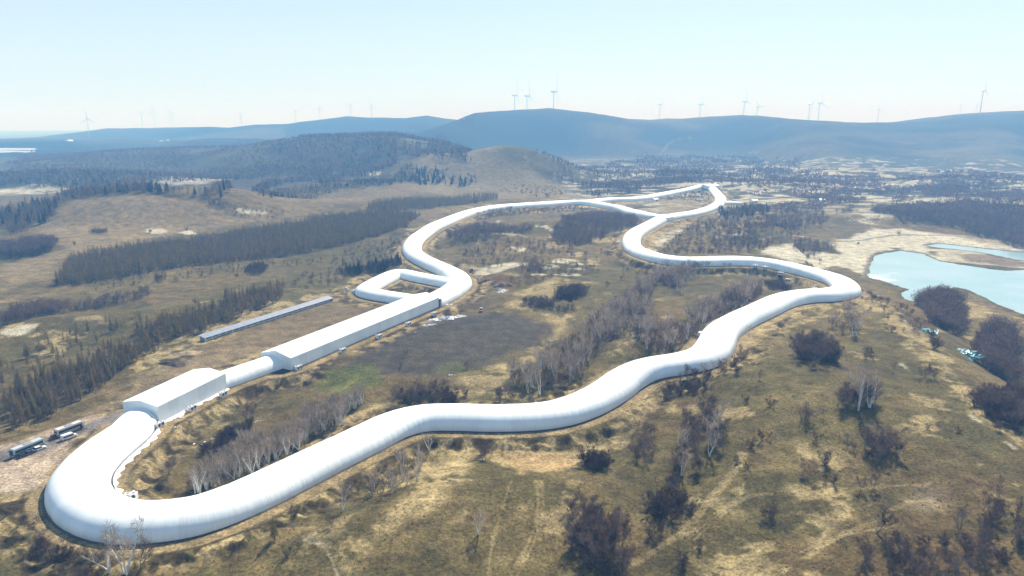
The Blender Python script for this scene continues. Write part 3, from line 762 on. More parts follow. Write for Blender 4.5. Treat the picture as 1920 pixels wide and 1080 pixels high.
tube('ski_tunnel', BEN[3], 6.3, 'far white tunnel loop with a corner at its back, behind the junction')
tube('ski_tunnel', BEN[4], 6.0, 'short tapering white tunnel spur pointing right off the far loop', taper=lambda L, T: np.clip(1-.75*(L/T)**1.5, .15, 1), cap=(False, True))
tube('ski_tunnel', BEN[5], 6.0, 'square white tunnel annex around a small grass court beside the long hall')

# ------------------------------------------------------------------ gabled halls
def hall(name, label, A, B, D, N, hw, z, eave, rise, door=None):
    L = float(np.hypot(*(B-A))); rz = math.atan2(D[1], D[0])
    t = thing(name, label, 'hall', (A[0], A[1], z), rz, group='white gabled fabric halls')
    prof = [(-hw, 0), (-hw, eave-.12), (-hw+.15, eave+.05), (-.5, eave+rise*.98), (0, eave+rise)]
    prof += [(-p[0], p[1]) for p in prof[-2::-1]]
    m = MB(); rings = []
    for x in np.linspace(0, L, max(2, int(L/6)+1)):
        rings.append([(float(x), p[0], p[1]) for p in prof])
    m.loft(rings, cap=False, closed=False)
    me = mesh_np('fabric_shell', m.V, np.array(m.F4), [M_hall], False)
    V = np.array(m.V); set_uv(me, np.stack([V[:, 0], V[:, 1]*0+15], 1)); link('fabric_shell', me, t)
    for x, fl in ((0, 1), (L, 0)):
        g = MB(); ring = [(float(x), p[0], p[1]) for p in prof]; g.add(ring+[(float(x), 0, 0)], [(i, i+1, len(prof)) if fl else (i+1, i, len(prof)) for i in range(len(prof)-1)])
        me = mesh_np('gable_end', g.V, np.array(g.F3), [M_hall]); V = np.array(g.V); set_uv(me, np.stack([V[:, 1], V[:, 1]*0+15], 1)); link('gable_end', me, t)
    s = MB()
    for yy in (-hw, hw): s.box(-.2, L+.2, yy-.18 if yy < 0 else yy+.02, yy-.02 if yy < 0 else yy+.18, -.4, .45)
    s.build('ground_beam', M_conc, t)
    r = MB(); r.cyl((-.1, -hw+.3, eave+.05), (L+.1, -hw+.3, eave+.05), .16, n=6); r.cyl((-.1, hw-.3, eave+.05), (L+.1, hw-.3, eave+.05), .16, n=6)
    r.build('eave_tube', M_fab, t)
    return t, L, rz
zh1 = float(BEN[6][1].mean()); zh2 = float(BEN[7][1].mean())
h1, LH1, rz1 = hall('gabled_hall', 'small white gabled hall between the front loop and the link tunnel', H1A, H1B, H1D, H1N, HW1, zh1, 7.9, 1.7)
h2, LH2, rz2 = hall('gabled_hall', 'long white gabled hall with a ridge roof beside the dark field', H2A, H2B, H2D, H2N, HW2, zh2, 6.9, 2.6)
# doorway at the far right corner of the long hall
dm = MB(); dm.box(LH2-.9, LH2+.3, -HW2-.6, -HW2-.05, -.3, 5.6); dm.build('side_door', M_dark, h2)
dm = MB(); dm.box(LH2+.31, LH2+3.5, -HW2+.3, -HW2+.9, -.3, 5.2); dm.build('steel_door', M_steel, h2)
# pale porch box where the annex leaves the hall
pp = U([(757, 556)], 2)[0]; pd = MB(); pd.box(-3, 3, -3.5, 3.5, -.4, 4.6); pd.box(-3.15, 3.15, -3.65, 3.65, 4.6, 4.9)
ax = thing('entrance_porch', 'pale grey flat panel porch where the square annex meets the long hall', 'porch', (pp[0]-1, pp[1]-6, zh2), rz2)
pd.build('porch_box', simple('pale grey panel', (.5, .55, .58), .6), ax)
dd = MB(); dd.box(-2.2, 2.2, -3.7, -3.51, -.3, 3.8); dd.build('roller_door', M_steel, ax)
# junction box between the far tunnels
jp = P_main[-1]; jz = BEN[0][1][-1]
jt = thing('tunnel_junction', 'pale boxy joint where the far white tunnels meet', 'junction', (jp[0], jp[1], jz), R(35))
jm = MB(); hw = 11.5
jm.loft([[(x, -hw, -.3), (x, -hw, 5.2), (x, -hw*.6, 6.9), (x, 0, 7.5), (x, hw*.6, 6.9), (x, hw, 5.2), (x, hw, -.3)] for x in (-12, 0, 12)], cap=True, closed=False)
me = mesh_np('fabric_shell', jm.V, [np.array(jm.F4), np.array(jm.F3)], [M_fab]); set_uv(me, np.array(jm.V)[:, :2]*[1, 0]+[0, 15]); link('fabric_shell', me, jt)

cb = U([(1331, 350)], 3)[0]; cq = thing('corner_hall', 'boxy white hall at the back corner of the far tunnel loop', 'hall', (cb[0], cb[1], gz(*cb)), R(25), group='white gabled fabric halls')
m = MB(); m.loft([[(x, -11, -.5), (x, -11, 6.0), (x, 0, 8.2), (x, 11, 6.0), (x, 11, -.5)] for x in (-15, 0, 15)], closed=False)
me = mesh_np('fabric_shell', m.V, [np.array(m.F4), np.array(m.F3)], [M_fab]); set_uv(me, np.array(m.V)[:, :2]*[1, 0]+[0, 15]); link('fabric_shell', me, cq)
m = MB(); m.box(-15.2, 15.2, -11.25, -11.02, -.6, .5); m.box(-15.2, 15.2, 11.02, 11.25, -.6, .5); m.build('ground_beam', M_conc, cq)

# ------------------------------------------------------------------ trees
def tree_mat(name, c0, c1, rough=.9):
    m = bpy.data.materials.new(name); n, l, b = nodes(m); b.inputs['Roughness'].default_value = rough
    b.inputs['Specular IOR Level'].default_value = .15
    oi = n.new('ShaderNodeObjectInfo'); a = n.new('ShaderNodeAttribute'); a.attribute_name = 'tint'
    ad = n.new('ShaderNodeMath'); ad.operation = 'ADD'; l.new(oi.outputs['Random'], ad.inputs[0]); l.new(a.outputs['Fac'], ad.inputs[1])
    fr = n.new('ShaderNodeMath'); fr.operation = 'FRACT'; l.new(ad.outputs[0], fr.inputs[0])
    mx = n.new('ShaderNodeMix'); mx.data_type = 'RGBA'; mx.inputs[6].default_value = (*c0, 1); mx.inputs[7].default_value = (*c1, 1)
    l.new(fr.outputs[0], mx.inputs[0])
    tc = n.new('ShaderNodeTexCoord'); no = n.new('ShaderNodeTexNoise'); no.inputs['Scale'].default_value = .9
    l.new(tc.outputs['Object'], no.inputs['Vector'])
    q = n.new('ShaderNodeMapRange'); q.inputs[1].default_value = .3; q.inputs[2].default_value = .7; q.inputs[3].default_value = .7; q.inputs[4].default_value = 1.3
    l.new(no.outputs['Fac'], q.inputs[0]); v = n.new('ShaderNodeVectorMath'); v.operation = 'SCALE'
    l.new(mx.outputs[2], v.inputs[0]); l.new(q.outputs[0], v.inputs['Scale']); l.new(v.outputs[0], b.inputs['Base Color'])
    if 'bark' not in name and 'stems' not in name:      # thin twigs let light past them
        tr = n.new('ShaderNodeBsdfTranslucent'); l.new(v.outputs[0], tr.inputs[0]); ms = n.new('ShaderNodeMixShader'); ms.inputs[0].default_value = .42
        l.new(b.outputs[0], ms.inputs[1]); l.new(tr.outputs[0], ms.inputs[2]); l.new(ms.outputs[0], n['Material Output'].inputs[0])
    return m
MT = {
 'larch': (tree_mat('larch bark', (.09,.07,.055), (.12,.095,.07)), tree_mat('larch twigs', (.145,.120,.050), (.26,.200,.085))),
 'birch': (tree_mat('birch bark', (.66,.63,.58), (.82,.80,.75)), tree_mat('birch twigs', (.22,.18,.145), (.34,.27,.21))),
 'bare':  (tree_mat('grey bark', (.16,.14,.13), (.26,.24,.22)), tree_mat('bare twigs', (.098,.070,.062), (.175,.128,.105))),
 'shrub': (tree_mat('shrub stems', (.09,.07,.065), (.14,.11,.09)), tree_mat('shrub twigs', (.046,.033,.034), (.10,.066,.053))),
 'pine':  (tree_mat('pine bark', (.09,.07,.055), (.12,.09,.07)), tree_mat('pine needles', (.016,.030,.018), (.035,.050,.028))),
}
def _unit(v): return v/(np.linalg.norm(v, axis=-1, keepdims=True)+1e-9)
def seg_tube(p0, p1, r0, r1, n=3):
    d_ = _unit(p1-p0); a = np.cross(d_, [0.31, .17, .93]); a = _unit(a) if np.linalg.norm(a) > 1e-3 else np.array([1., 0, 0]); b_ = np.cross(d_, a)
    t = np.arange(n)*2*np.pi/n
    c = np.cos(t)[:, None]*a+np.sin(t)[:, None]*b_
    V = np.vstack([p0+c*r0, p1+c*r1]); F = []
    for i in range(n):
        j = (i+1) % n; F += [(i, j, j+n), (i, j+n, i+n)]
    return V, np.array(F)
def slivers(P, Dv, Ln, W, rng):
    """thin tapering twig blades"""
    n = len(P); side = _unit(np.cross(Dv, rng.normal(size=(n, 3))))
    tip = P+Dv*Ln[:, None]; mid_ = P+Dv*(Ln*.35)[:, None]
    V = np.stack([P, mid_+side*(W/2)[:, None], tip, mid_-side*(W/2)[:, None]], 1).reshape(-1, 3)
    i = np.arange(n)*4
    F = np.concatenate([np.stack([i, i+1, i+2], 1), np.stack([i, i+2, i+3], 1)])
    return V, F
def gen_tree(kind, seed, H, lod):
    rng = np.random.default_rng(seed); WV, WF, o = [], [], 0
    def wood(p0, p1, r0, r1, n=3):
        nonlocal o
        V, F = seg_tube(np.array(p0), np.array(p1), r0, r1, n); WV.append(V); WF.append(F+o); o += len(V)
    if kind in ('larch', 'pine'):
        rad = H*(.17 if kind == 'larch' else .22); top = np.array([rng.normal()*.03*H, rng.normal()*.03*H, H])
        wood((0, 0, -.5), top*.55, .018*H, .011*H, 5 if lod == 0 else 3); wood(top*.55, top, .011*H, .002*H, 3)
        nb = {0: 800, 1: 120, 2: 12}[lod]
        t = 1-rng.random(nb)**.62*.88 if kind == 'larch' else 1-rng.random(nb)**.7*.93
        t = np.clip(t, .08, .99)
        az = rng.random(nb)*2*np.pi; rr = rad*(1.08-t)**.8*(.75+.5*rng.random(nb))
        st = rng.random(nb)*(.55 if lod == 0 else .2)
        base = top[None]*t[:, None]
        dv = np.stack([np.cos(az), np.sin(az), .10+.3*rng.random(nb)+(0 if lod < 2 else .5)], 1)
        ln = rr*(1-st); P = base+_unit(dv)*(rr*st)[:, None]
        dv = dv+rng.normal(size=dv.shape)*(.3 if lod == 0 else .15)
        wd = {0: .10, 1: .30, 2: 1.25}[lod]*(1 if kind == 'larch' else 1.7)
        TV, TF = slivers(P, _unit(dv), ln*1.05, np.full(nb, wd)*(.6+.8*rng.random(nb)), rng)
        if lod == 0:
            for k in range(26):
                tt_ = .12+.8*rng.random(); a = rng.random()*6.28; r_ = rad*(1.05-tt_)*.9
                wood(top*tt_, top*tt_+np.array([math.cos(a)*r_, math.sin(a)*r_, r_*.25]), .035, .012)
    else:
        par = {'birch': (rng.integers(2, 5), .16, .30, .95), 'bare': (rng.integers(2, 5), .34, .18, .8), 'shrub': (rng.integers(5, 8), .62, .05, .6)}[kind]
        ns, spread, clear, upb = par
        tips, tdir, brn = [], [], []
        for s in range(int(ns)):
            a = rng.random()*6.28+s*6.28/ns; out = np.array([math.cos(a), math.sin(a), 0])
            p = out*.05*H*(.5 if kind != 'shrub' else 1.5)*rng.random(); hh = H*(.78+.22*rng.random())
            dirv = _unit(out*spread*(.5+rng.random())+np.array([0, 0, 1.])); r_ = H*(.019 if kind == 'birch' else .012)*(.8+.5*rng.random())
            if kind == 'shrub': r_ *= .8
            q = p.copy(); q[2] = -.4; segs = 5
            pts = [q]
            for k in range(segs):
                dirv = _unit(dirv+rng.normal(size=3)*.13+np.array([0, 0, .10 if kind != 'bare' else .02]))
                q = q+dirv*hh/segs; pts.append(q.copy())
            for k in range(segs):
                r0_ = r_*(1-k/segs*.85); r1_ = r_*(1-(k+1)/segs*.85)
                if lod < 2: wood(pts[k], pts[k+1], max(r0_, .03 if lod == 0 else .05), max(r1_, .02 if lod == 0 else .04), 4 if (k < 2 and lod == 0) else 3)
            nbr = {0: 11, 1: 5, 2: 2}[lod]
            for k in range(nbr):
                f = clear+(1-clear)*rng.random()**.85; i0 = min(int(f*segs), segs-1); pb = pts[i0]+(pts[i0+1]-pts[i0])*(f*segs-i0)
                a2 = rng.random()*6.28; bd = _unit(np.array([math.cos(a2), math.sin(a2), upb*(.5+.8*rng.random())])+dirv*.3); bl = H*(.30 if kind != 'birch' else .26)*(1.15-f)*(.7+.6*rng.random())+H*.05
                pe = pb+bd*bl*.55; bd2 = _unit(bd+rng.normal(size=3)*.25+np.array([0, 0, .2])); pf = pe+bd2*bl*.5
                if lod == 0: wood(pb, pe, .045 if kind != 'shrub' else .03, .028); wood(pe, pf, .028, .012)
                for u in np.linspace(.15, 1, {0: 9, 1: 4, 2: 3}[lod]):
                    tips.append(pb+(pe-pb)*min(u*2, 1)+(pf-pe)*max(u*2-1, 0)); tdir.append(bd2 if u > .5 else bd)
            tips.append(pts[-1]); tdir.append(dirv)
        tips = np.array(tips); tdir = np.array(tdir)
        nt_ = {0: {'birch': 400, 'bare': 720, 'shrub': 1050}[kind], 1: 85, 2: 14}[lod]
        k = rng.integers(0, len(tips), nt_); P = tips[k]+rng.normal(size=(nt_, 3))*H*(.012 if lod == 0 else .05)
        P[:, 2] = np.maximum(P[:, 2], .1)
        if lod == 1:
            q_ = rng.normal(size=(nt_, 3)); q_ = _unit(q_)*rng.random((nt_, 1))**.4; sel_ = rng.random(nt_) < .55; P[sel_] = (q_*H*np.array([.27, .27, .36])+np.array([0, 0, H*.56]))[sel_]
        if lod == 2:
            q_ = rng.normal(size=(nt_, 3)); q_ = _unit(q_)*rng.random((nt_, 1))**.4; P = q_*H*np.array([.30, .30, .30])+np.array([0, 0, H*.55])
        dv = _unit(tdir[k]*.7+rng.normal(size=(nt_, 3))*(.55, .85, 1.6)[lod]+np.array([0, 0, .25]))
        ln = H*(.085+.10*rng.random(nt_))*(1 if lod == 0 else (1.4 if lod == 1 else 2.2)); wd = {0: .055, 1: .26, 2: 1.3}[lod]*H/8*(.6+.8*rng.random(nt_))
        if lod == 0: wd = np.maximum(wd, .05)
        TV, TF = slivers(P, dv, ln, wd, rng)
    if WV: WV = np.vstack(WV); WF = np.vstack(WF)
    else: WV = np.zeros((0, 3)); WF = np.zeros((0, 3), int)
    return WV, WF, TV, TF
REFH = {'larch': 11., 'birch': 12., 'bare': 7., 'shrub': 4.5, 'pine': 8.}
PART = {'larch': ('trunk', 'crown'), 'birch': ('trunk', 'crown'), 'bare': ('trunk', 'crown'), 'shrub': ('stems', 'twigs'), 'pine': ('trunk', 'crown')}
NAME = {'larch': 'larch_tree', 'birch': 'birch_tree', 'bare': 'bare_tree', 'shrub': 'shrub', 'pine': 'pine_tree'}
CAT = {'larch': 'larch tree', 'birch': 'birch tree', 'bare': 'bare tree', 'shrub': 'shrub', 'pine': 'pine tree'}
LOD = {}
for ki, kd in enumerate(REFH):
    for lod in (0, 1, 2):
        LOD[kd, lod] = [gen_tree(kd, 100*ki+10*lod+v, REFH[kd], lod) for v in range(5 if lod == 0 else 4)]
PROTO = {}
for kd in REFH:
    PROTO[kd] = []
    for WV, WF, TV, TF in LOD[kd, 0]:
        PROTO[kd].append((mesh_np(PART[kd][0], WV, WF, [MT[kd][0]]), mesh_np(PART[kd][1], TV, TF, [MT[kd][1]])))
SOLO, CAND = [], []
def clear_ok(x, y, rad=12.5):
    D, _ = near_path(x, y); ok = D > rad
    for P in (LAKE, CHAN, F_FIELD): ok &= sdpoly(P, x, y) > 1.5
    ok &= sdpoly(F_YARD, x, y) > 0
    return ok
YARD_KEEP = U([(0,925),(70,925),(110,870),(260,765),(250,700),(80,790),(0,825)])
def grove(poly, kind, sp, hr, label, group, jit=.8, thin=None, ts=30., mix=None, rows=None):
    """scatter trees over a patch of ground; kind may be a list of (kind, share)"""
    P = U(poly); x0, y0 = P.min(0); x1, y1 = P.max(0)
    X, Y = np.meshgrid(np.arange(x0, x1, sp), np.arange(y0, y1, sp)); X = X.ravel(); Y = Y.ravel()
    X = X+(RNG.random(len(X))-.5)*sp*jit*1.6; Y = Y+(RNG.random(len(X))-.5)*sp*jit*1.6
    edge = sdpoly(P, X, Y)+sp*2.6*fbm(X, Y, sp*5, 3, 101)
    m = edge < 0
    if thin is not None: m &= fbm(X, Y, ts, 3, 103+len(CAND)) > thin
    X, Y = X[m], Y[m]
    if len(X) == 0: return
    ok = clear_ok(X, Y); X, Y = X[ok], Y[ok]
    ok = sdpoly(YARD_KEEP, X, Y) > 0; X, Y = X[ok], Y[ok]
    ks = [(kind, 1.)] if isinstance(kind, str) else kind
    kk = RNG.choice(len(ks), len(X), p=np.array([k[1] for k in ks])/sum(k[1] for k in ks))
    hf = .8+.45*RNG.random(len(X))
    for j, (kd, _) in enumerate(ks):
        s = kk == j
        h = (hr[0]+(hr[1]-hr[0])*RNG.random(s.sum()))*(REFH[kd]/REFH[ks[0][0]] if j else 1)
        lb = label if isinstance(label, dict) else {kd: label}
        CAND.append([kd, X[s], Y[s], h, lb.get(kd) or list(lb.values())[0], group])
def solo(px, py, kind, h, label, group=None):
    SOLO.append((px, py, kind, h, label, group))
G = grove
# left: plantations
G([(112,505),(135,488),(240,470),(370,452),(480,435),(600,412),(690,400),(790,405),(760,425),(640,462),(560,478),(430,492),(300,508),(200,528),(115,535)], [('larch',.8),('bare',.2)], 3.2, (7,12.5), {'larch':'brown larch packed in the long plantation strip across the left middle','bare':'grey bare tree among the larches of the long middle plantation strip'}, 'trees of the long middle plantation strip', thin=-.5, ts=30)
G([(120,525),(260,505),(420,498),(600,485),(740,440),(770,445),(640,492),(420,515),(180,545)], [('larch',.4),('shrub',.6)], 9, (6,9), {'larch':'small larch scattered along the near edge of the long plantation','shrub':'low shrub scattered along the near edge of the long plantation'}, 'scattered edge of the middle plantation')
G([(0,800),(0,745),(120,700),(220,665),(262,650),(270,625),(330,600),(400,577),(480,548),(535,538),(520,568),(440,600),(330,645),(275,668),(215,712),(130,762),(0,815)], [('larch',.7),('bare',.3)], 3.0, (5.5,11), {'larch':'olive brown larch in the slanting belt above the works yard, lower left','bare':'purplish bare tree in the slanting belt above the works yard'}, 'trees of the slanting belt above the works yard', thin=-.62, ts=22)
G([(0,735),(0,660),(60,625),(150,625),(250,590),(275,640),(220,665),(120,700)], 'larch', 9.5, (6,10), 'lone larch spaced out on the grass slope at the left edge', 'spaced larches on the left grass slope')
G([(690,390),(800,378),(925,368),(935,374),(800,392),(700,402)], 'larch', 4.2, (9,12), 'larch in the narrow plantation strip above the upper tunnel bend', 'trees of the strip above the upper tunnel bend')
G([(0,486),(0,470),(60,456),(115,452),(98,472),(60,482)], [('shrub',.5),('bare',.5)], 3.6, (7,8), 'dark bare thicket tree at the left edge below the round hill', 'thicket below the round bare hill')
G([(0,612),(0,592),(70,578),(140,577),(275,552),(278,558),(200,575),(110,592),(40,604)], [('bare',.7),('shrub',.3)], 3.2, (6,9), 'greyish bare tree in the gully below the ditch line, far left', 'trees in the gully below the ditch line')
G(E(183,436,20,4), 'shrub', 3.5, (4,5), 'dark shrub in the oval clump on the round hill', 'oval clump on the round hill')
G(E(402,384,22,7,8), 'shrub', 4, (6,7), 'dark shrub in the clump at the right foot of the round hill', 'clump at the right foot of the round hill')
G(E(300,528,17,5,0), 'shrub', 3, (4,5), 'shrub in the grey clump between plantation and belt', 'grey clump between plantation and belt')
G(E(480,508,20,8), 'shrub', 3, (5,6), 'dark blue shrub at the top of the slanting belt', 'dark shrubs at the top of the slanting belt')
G([(640,510),(700,500),(745,490),(750,500),(700,515),(650,524)], [('shrub',.8),('pine',.2)], 3.2, (4,6), 'dark green shrub behind the square annex', 'dark shrubs behind the square annex')
G([(540,520),(760,450),(760,500),(640,520),(560,545)], 'shrub', 8, (3,5), 'shrub dotted over the slope left of the upper tunnel bend', 'shrubs left of the upper tunnel bend')
G([(490,362),(640,345),(740,340),(740,350),(620,360),(500,370)], [('larch',.6),('pine',.4)], 6, (9,12), 'conifer in the short strip behind the bare slope', 'conifers behind the bare slope')
G([(440,400),(520,390),(560,400),(460,412)], 'shrub', 7, (4,6), 'shrub on the bare slope beside the round hill', 'shrubs beside the round hill')
G([(760,320),(880,300),(900,345),(780,350)], [('shrub',.5),('pine',.5)], 11, (6,9), 'dark clump tree on the flank of the bare knoll', 'dark clumps on the bare knoll', thin=.05, ts=60)
G([(1030,350),(1090,365),(1020,372),(930,366),(960,355)], 'shrub', 14, (4,7), 'shrub at the foot of the bare knoll', 'shrubs at the foot of the bare knoll')
# inside the upper loop
G([(840,445),(880,425),(950,425),(1000,430),(960,442),(900,448),(860,455)], [('bare',.7),('shrub',.3)], 4.5, (6,9), 'dark bare tree in the wooded bank inside the upper loop', 'wooded bank inside the upper loop')
G([(1035,450),(1045,425),(1090,405),(1160,402),(1200,418),(1150,430),(1110,450),(1080,462)], [('bare',.75),('shrub',.25)], 4.5, (7,10), 'dark bare tree in the hollow below the far junction', 'trees in the hollow below the far junction')
G([(880,400),(1000,390),(1090,392),(1200,412),(1100,400),(1000,400),(900,412)], [('bare',.5),('shrub',.5)], 7, (5,7), 'bare tree along the front of the upper tunnel', 'trees along the front of the upper tunnel')
G([(840,470),(1000,450),(1160,450),(1200,500),(1250,500),(1100,560),(960,520),(900,500)], [('shrub',.75),('bare',.25)], 8.5, (3,5.5), 'shrub dotted over the dunes inside the middle loop', 'shrubs on the dunes inside the middle loop', thin=-.1, ts=40)
G(E(1000,505,20,8), 'bare', 5, (7,9), 'grey bare tree in the clump in the middle of the dunes', 'clump in the middle of the dunes')
G(E(1070,552,32,9,-10), 'shrub', 2.7, (5,7), 'dense dark bush in the round thicket right of the sandy bank', 'dark round thicket right of the sandy bank')
G(E(1012,572,27,9,5), 'shrub', 2.7, (4,6), 'dense dark bush in the thicket at the foot of the sandy bank', 'dark thicket at the foot of the sandy bank')
G(E(1060,580,24,5,0), 'shrub', 3, (3,4), 'low bush below the dark round thicket', 'low bushes below the round thicket')
G([(1285,508),(1290,525),(1250,570),(1190,620),(1120,665),(1080,705),(1010,748),(965,745),(955,715),(1010,675),(1085,625),(1130,585),(1200,545),(1235,515)], [('bare',.5),('birch',.3),('shrub',.2)], 3.9, (6,8.5), {'bare':'grey bare tree in the wooded gully running through the middle','birch':'pale stemmed birch in the wooded gully running through the middle','shrub':'dark underbrush shrub in the wooded gully through the middle'}, 'trees of the wooded gully', thin=-.3, ts=28)
G([(1185,640),(1200,612),(1290,600),(1385,540),(1425,540),(1420,565),(1340,600),(1308,625),(1290,650),(1240,660)], [('bare',.75),('birch',.15),('shrub',.1)], 3.8, (6,8.5), {'bare':'purple grey bare tree in the wood above the kinked tunnel stretch','birch':'pale birch in the wood above the kinked tunnel stretch','shrub':'dark shrub in the wood above the kinked tunnel stretch'}, 'wood above the kinked tunnel stretch', thin=-.35, ts=30)
G([(730,735),(800,725),(880,740),(960,745),(900,752),(810,748),(740,742)], [('shrub',.6),('bare',.4)], 3.2, (4,5), 'low bare shrub in the row behind the front tunnel', 'row of shrubs behind the front tunnel')
G(E(1457,535,20,8), 'shrub', 2.6, (4,6), 'dark green bush beside the equipment near the lake side tunnel', 'dark bushes beside the lake side tunnel')
G([(1230,503),(1260,498),(1380,500),(1375,507),(1300,508)], [('shrub',.5),('bare',.5)], 4.5, (4,7), 'bare bush standing against the lake side tunnel', 'bushes against the lake side tunnel')
G([(1225,480),(1250,455),(1300,425),(1420,400),(1500,425),(1480,445),(1440,470),(1300,478),(1240,478)], [('shrub',.7),('bare',.3)], 9, (4,6), 'shrub on the brown meadow beyond the lake side tunnel', 'shrubs on the meadow beyond the lake side tunnel')
G([(1340,460),(1420,462),(1450,440),(1440,425),(1360,440)], [('bare',.8),('shrub',.2)], 7, (7,9), 'dark bare tree in the grove beyond the lake side tunnel', 'grove beyond the lake side tunnel', thin=-.4, ts=30)
G([(1480,470),(1500,450),(1560,460),(1555,476),(1500,475)], [('bare',.6),('shrub',.4)], 5.5, (6,8), 'bare tree in the copse beside the sand flat', 'copse beside the sand flat')
G([(1400,400),(1480,385),(1600,390),(1560,420),(1480,430),(1420,425)], [('bare',.7),('shrub',.3)], 6.2, (7,10), 'bare tree in the scattered wood right of the far loop', 'scattered wood right of the far loop', thin=-.12, ts=45)
G([(1350,395),(1400,388),(1460,390),(1440,402),(1360,412)], [('bare',.7),('pine',.3)], 6, (7,9), 'dark tree clumped at the tip of the far tunnel spur', 'clump at the tip of the far spur')
G([(1230,372),(1300,366),(1320,352),(1335,365),(1320,380),(1260,378)], [('bare',.6),('shrub',.4)], 12, (6,8), 'shrub inside the far tunnel loop', 'shrubs inside the far tunnel loop')
# inside the front loop
G([(385,925),(366,908),(400,880),(455,845),(540,800),(620,760),(690,735),(690,750),(600,805),(500,866),(430,900),(395,916)], [('birch',.85),('bare',.1),('shrub',.05)], 2.8, (8,11), {'birch':'pale white stemmed birch in the grove inside the front tunnel loop','bare':'brown bare tree in the birch grove inside the front loop','shrub':'dark shrub in the birch grove inside the front loop'}, 'birch grove inside the front loop')
G([(370,850),(400,815),(440,795),(500,775),(470,800),(420,840),(385,860)], 'shrub', 2.6, (3.5,5), 'dark shrub in the thicket uphill of the birch grove', 'dark thicket uphill of the birch grove')
# outside the front loop
G([(640,925),(700,890),(770,850),(815,830),(825,845),(790,890),(720,915),(660,940)], [('birch',.45),('bare',.55)], 4, (6.5,9), {'birch':'pale birch on the bank just outside the front tunnel','bare':'brown bare tree on the bank just outside the front tunnel'}, 'trees on the bank outside the front tunnel')
G([(880,820),(915,820),(920,845),(885,845)], 'bare', 4, (5,7), 'bare tree against the lowest stretch of the front tunnel', 'trees against the front tunnel')
G([(60,960),(110,1010),(170,1040),(200,1085),(120,1085),(50,1000)], 'shrub', 3.8, (2.2,3.5), 'low brown shrub in the ditch at the bottom left', 'shrubs in the bottom left ditch')
G(E(1105,862,37,14,10), [('shrub',1)], 2.5, (5.5,7.5), 'dense dark bush in the round thicket below the sandy cutting', 'round thicket below the sandy cutting')
G(E(1120,1030,48,48), [('shrub',.7),('bare',.3)], 3.2, (5,7.5), 'purple dark shrub in the thicket at the bottom centre', 'thicket at the bottom centre')
G(E(1095,965,22,22), 'bare', 3.4, (5,7), 'purple bare tree at the top of the bottom centre thicket', 'trees at the top of the bottom thicket')
G(E(1245,955,38,24,-20), 'shrub', 2.7, (4,6.5), 'very dark bush in the thicket left of the slope tracks', 'very dark thicket left of the slope tracks')
G([(1250,905),(1230,860),(1260,820),(1290,780),(1330,745),(1350,760),(1345,830),(1310,890)], [('bare',.8),('birch',.2)], 4, (5.5,8), 'purple grey bare tree in the long grove on the right hand slope', 'long grove on the slope below the cutting')
G([(1200,850),(1225,780),(1245,760),(1230,830),(1215,870)], 'bare', 4.5, (5,7), 'thin bare tree beside the sandy cutting', 'trees beside the sandy cutting')
G(E(1598,762,42,18,-5), [('bare',.75),('birch',.25)], 3.3, (8.5,11), 'tall grey bare tree in the big oval grove on the right slope', 'big oval grove on the right slope')
G(E(1520,785,36,11), [('bare',.7),('shrub',.3)], 3.3, (5,7), 'bare tree in the grove left of the big oval grove', 'grove left of the big oval grove')
G(E(1530,665,35,20,20), [('shrub',.7),('bare',.3)], 3.4, (5.5,8), 'dark purple shrub in the thicket under the tunnel kink', 'dark thicket on the slope under the tunnel kink')
G([(1560,590),(1600,575),(1625,600),(1610,640),(1590,640)], [('bare',.8),('birch',.2)], 4.5, (5,7.5), 'grey bare tree on the slope under the lake side bend', 'grove under the lake side bend')
G(E(1655,845,24,14), 'bare', 3.2, (7,9), 'purplish bare tree in the compact grove on the lower right slope', 'compact grove on the lower right slope')
G(E(1632,670,14,6), 'shrub', 3, (3.5,5), 'dark shrub beside the small purple clump on the right ridge', 'small clump on the right ridge')
G([(1725,560),(1760,552),(1800,570),(1805,600),(1790,625),(1750,610)], [('bare',.85),('shrub',.15)], 3.4, (8,11), 'dark bare tree in the grove on the lake shore', 'grove on the lake shore')
G([(1820,640),(1860,600),(1905,640),(1925,690),(1890,720),(1850,690)], [('bare',.8),('shrub',.2)], 3.6, (9,12), 'dark bare tree in the grove beyond the right ridge', 'grove beyond the right ridge')
G([(1830,760),(1860,735),(1925,750),(1925,800),(1880,800)], [('shrub',.8),('bare',.2)], 3.2, (5,7), 'near black shrub beyond the ridge at the right edge', 'dark thicket beyond the ridge at the right edge')
G([(1740,640),(1770,650),(1760,660),(1738,652)], 'shrub', 3, (4,5), 'dark shrub beside the small turquoise ice patch', 'shrubs beside the small ice patch')
G([(1500,1060),(1560,1040),(1640,1050),(1700,1040),(1780,990),(1870,950),(1925,960),(1925,1085),(1500,1085)], [('bare',.7),('shrub',.3)], 4.3, (5,8), 'brown purple bare tree in the thicket at the bottom right corner', 'thicket at the bottom right corner')
G([(1800,900),(1900,905),(1925,960),(1830,945)], [('bare',.5),('shrub',.5)], 5, (4,6), 'low brown shrub above the bottom right thicket', 'shrubs above the bottom right thicket')
G([(1380,640),(1360,680),(1240,730),(1230,745),(1290,735),(1370,700),(1400,650)], [('shrub',.7),('bare',.3)], 4, (3,5.5), 'shrub on the cut bank below the kinked tunnel stretch', 'shrubs on the cut bank below the tunnel kink')
G([(1620,560),(1700,620),(1780,690),(1790,680),(1720,600),(1640,550)], 'shrub', 7, (2.5,4), 'low shrub along the sandy right ridge', 'low shrubs along the sandy right ridge')
G([(480,1060),(540,990),(600,1000),(620,1085),(480,1085)], 'shrub', 4.5, (2,3.5), 'low olive shrub on the bottom left slope', 'low shrubs on the bottom left slope')
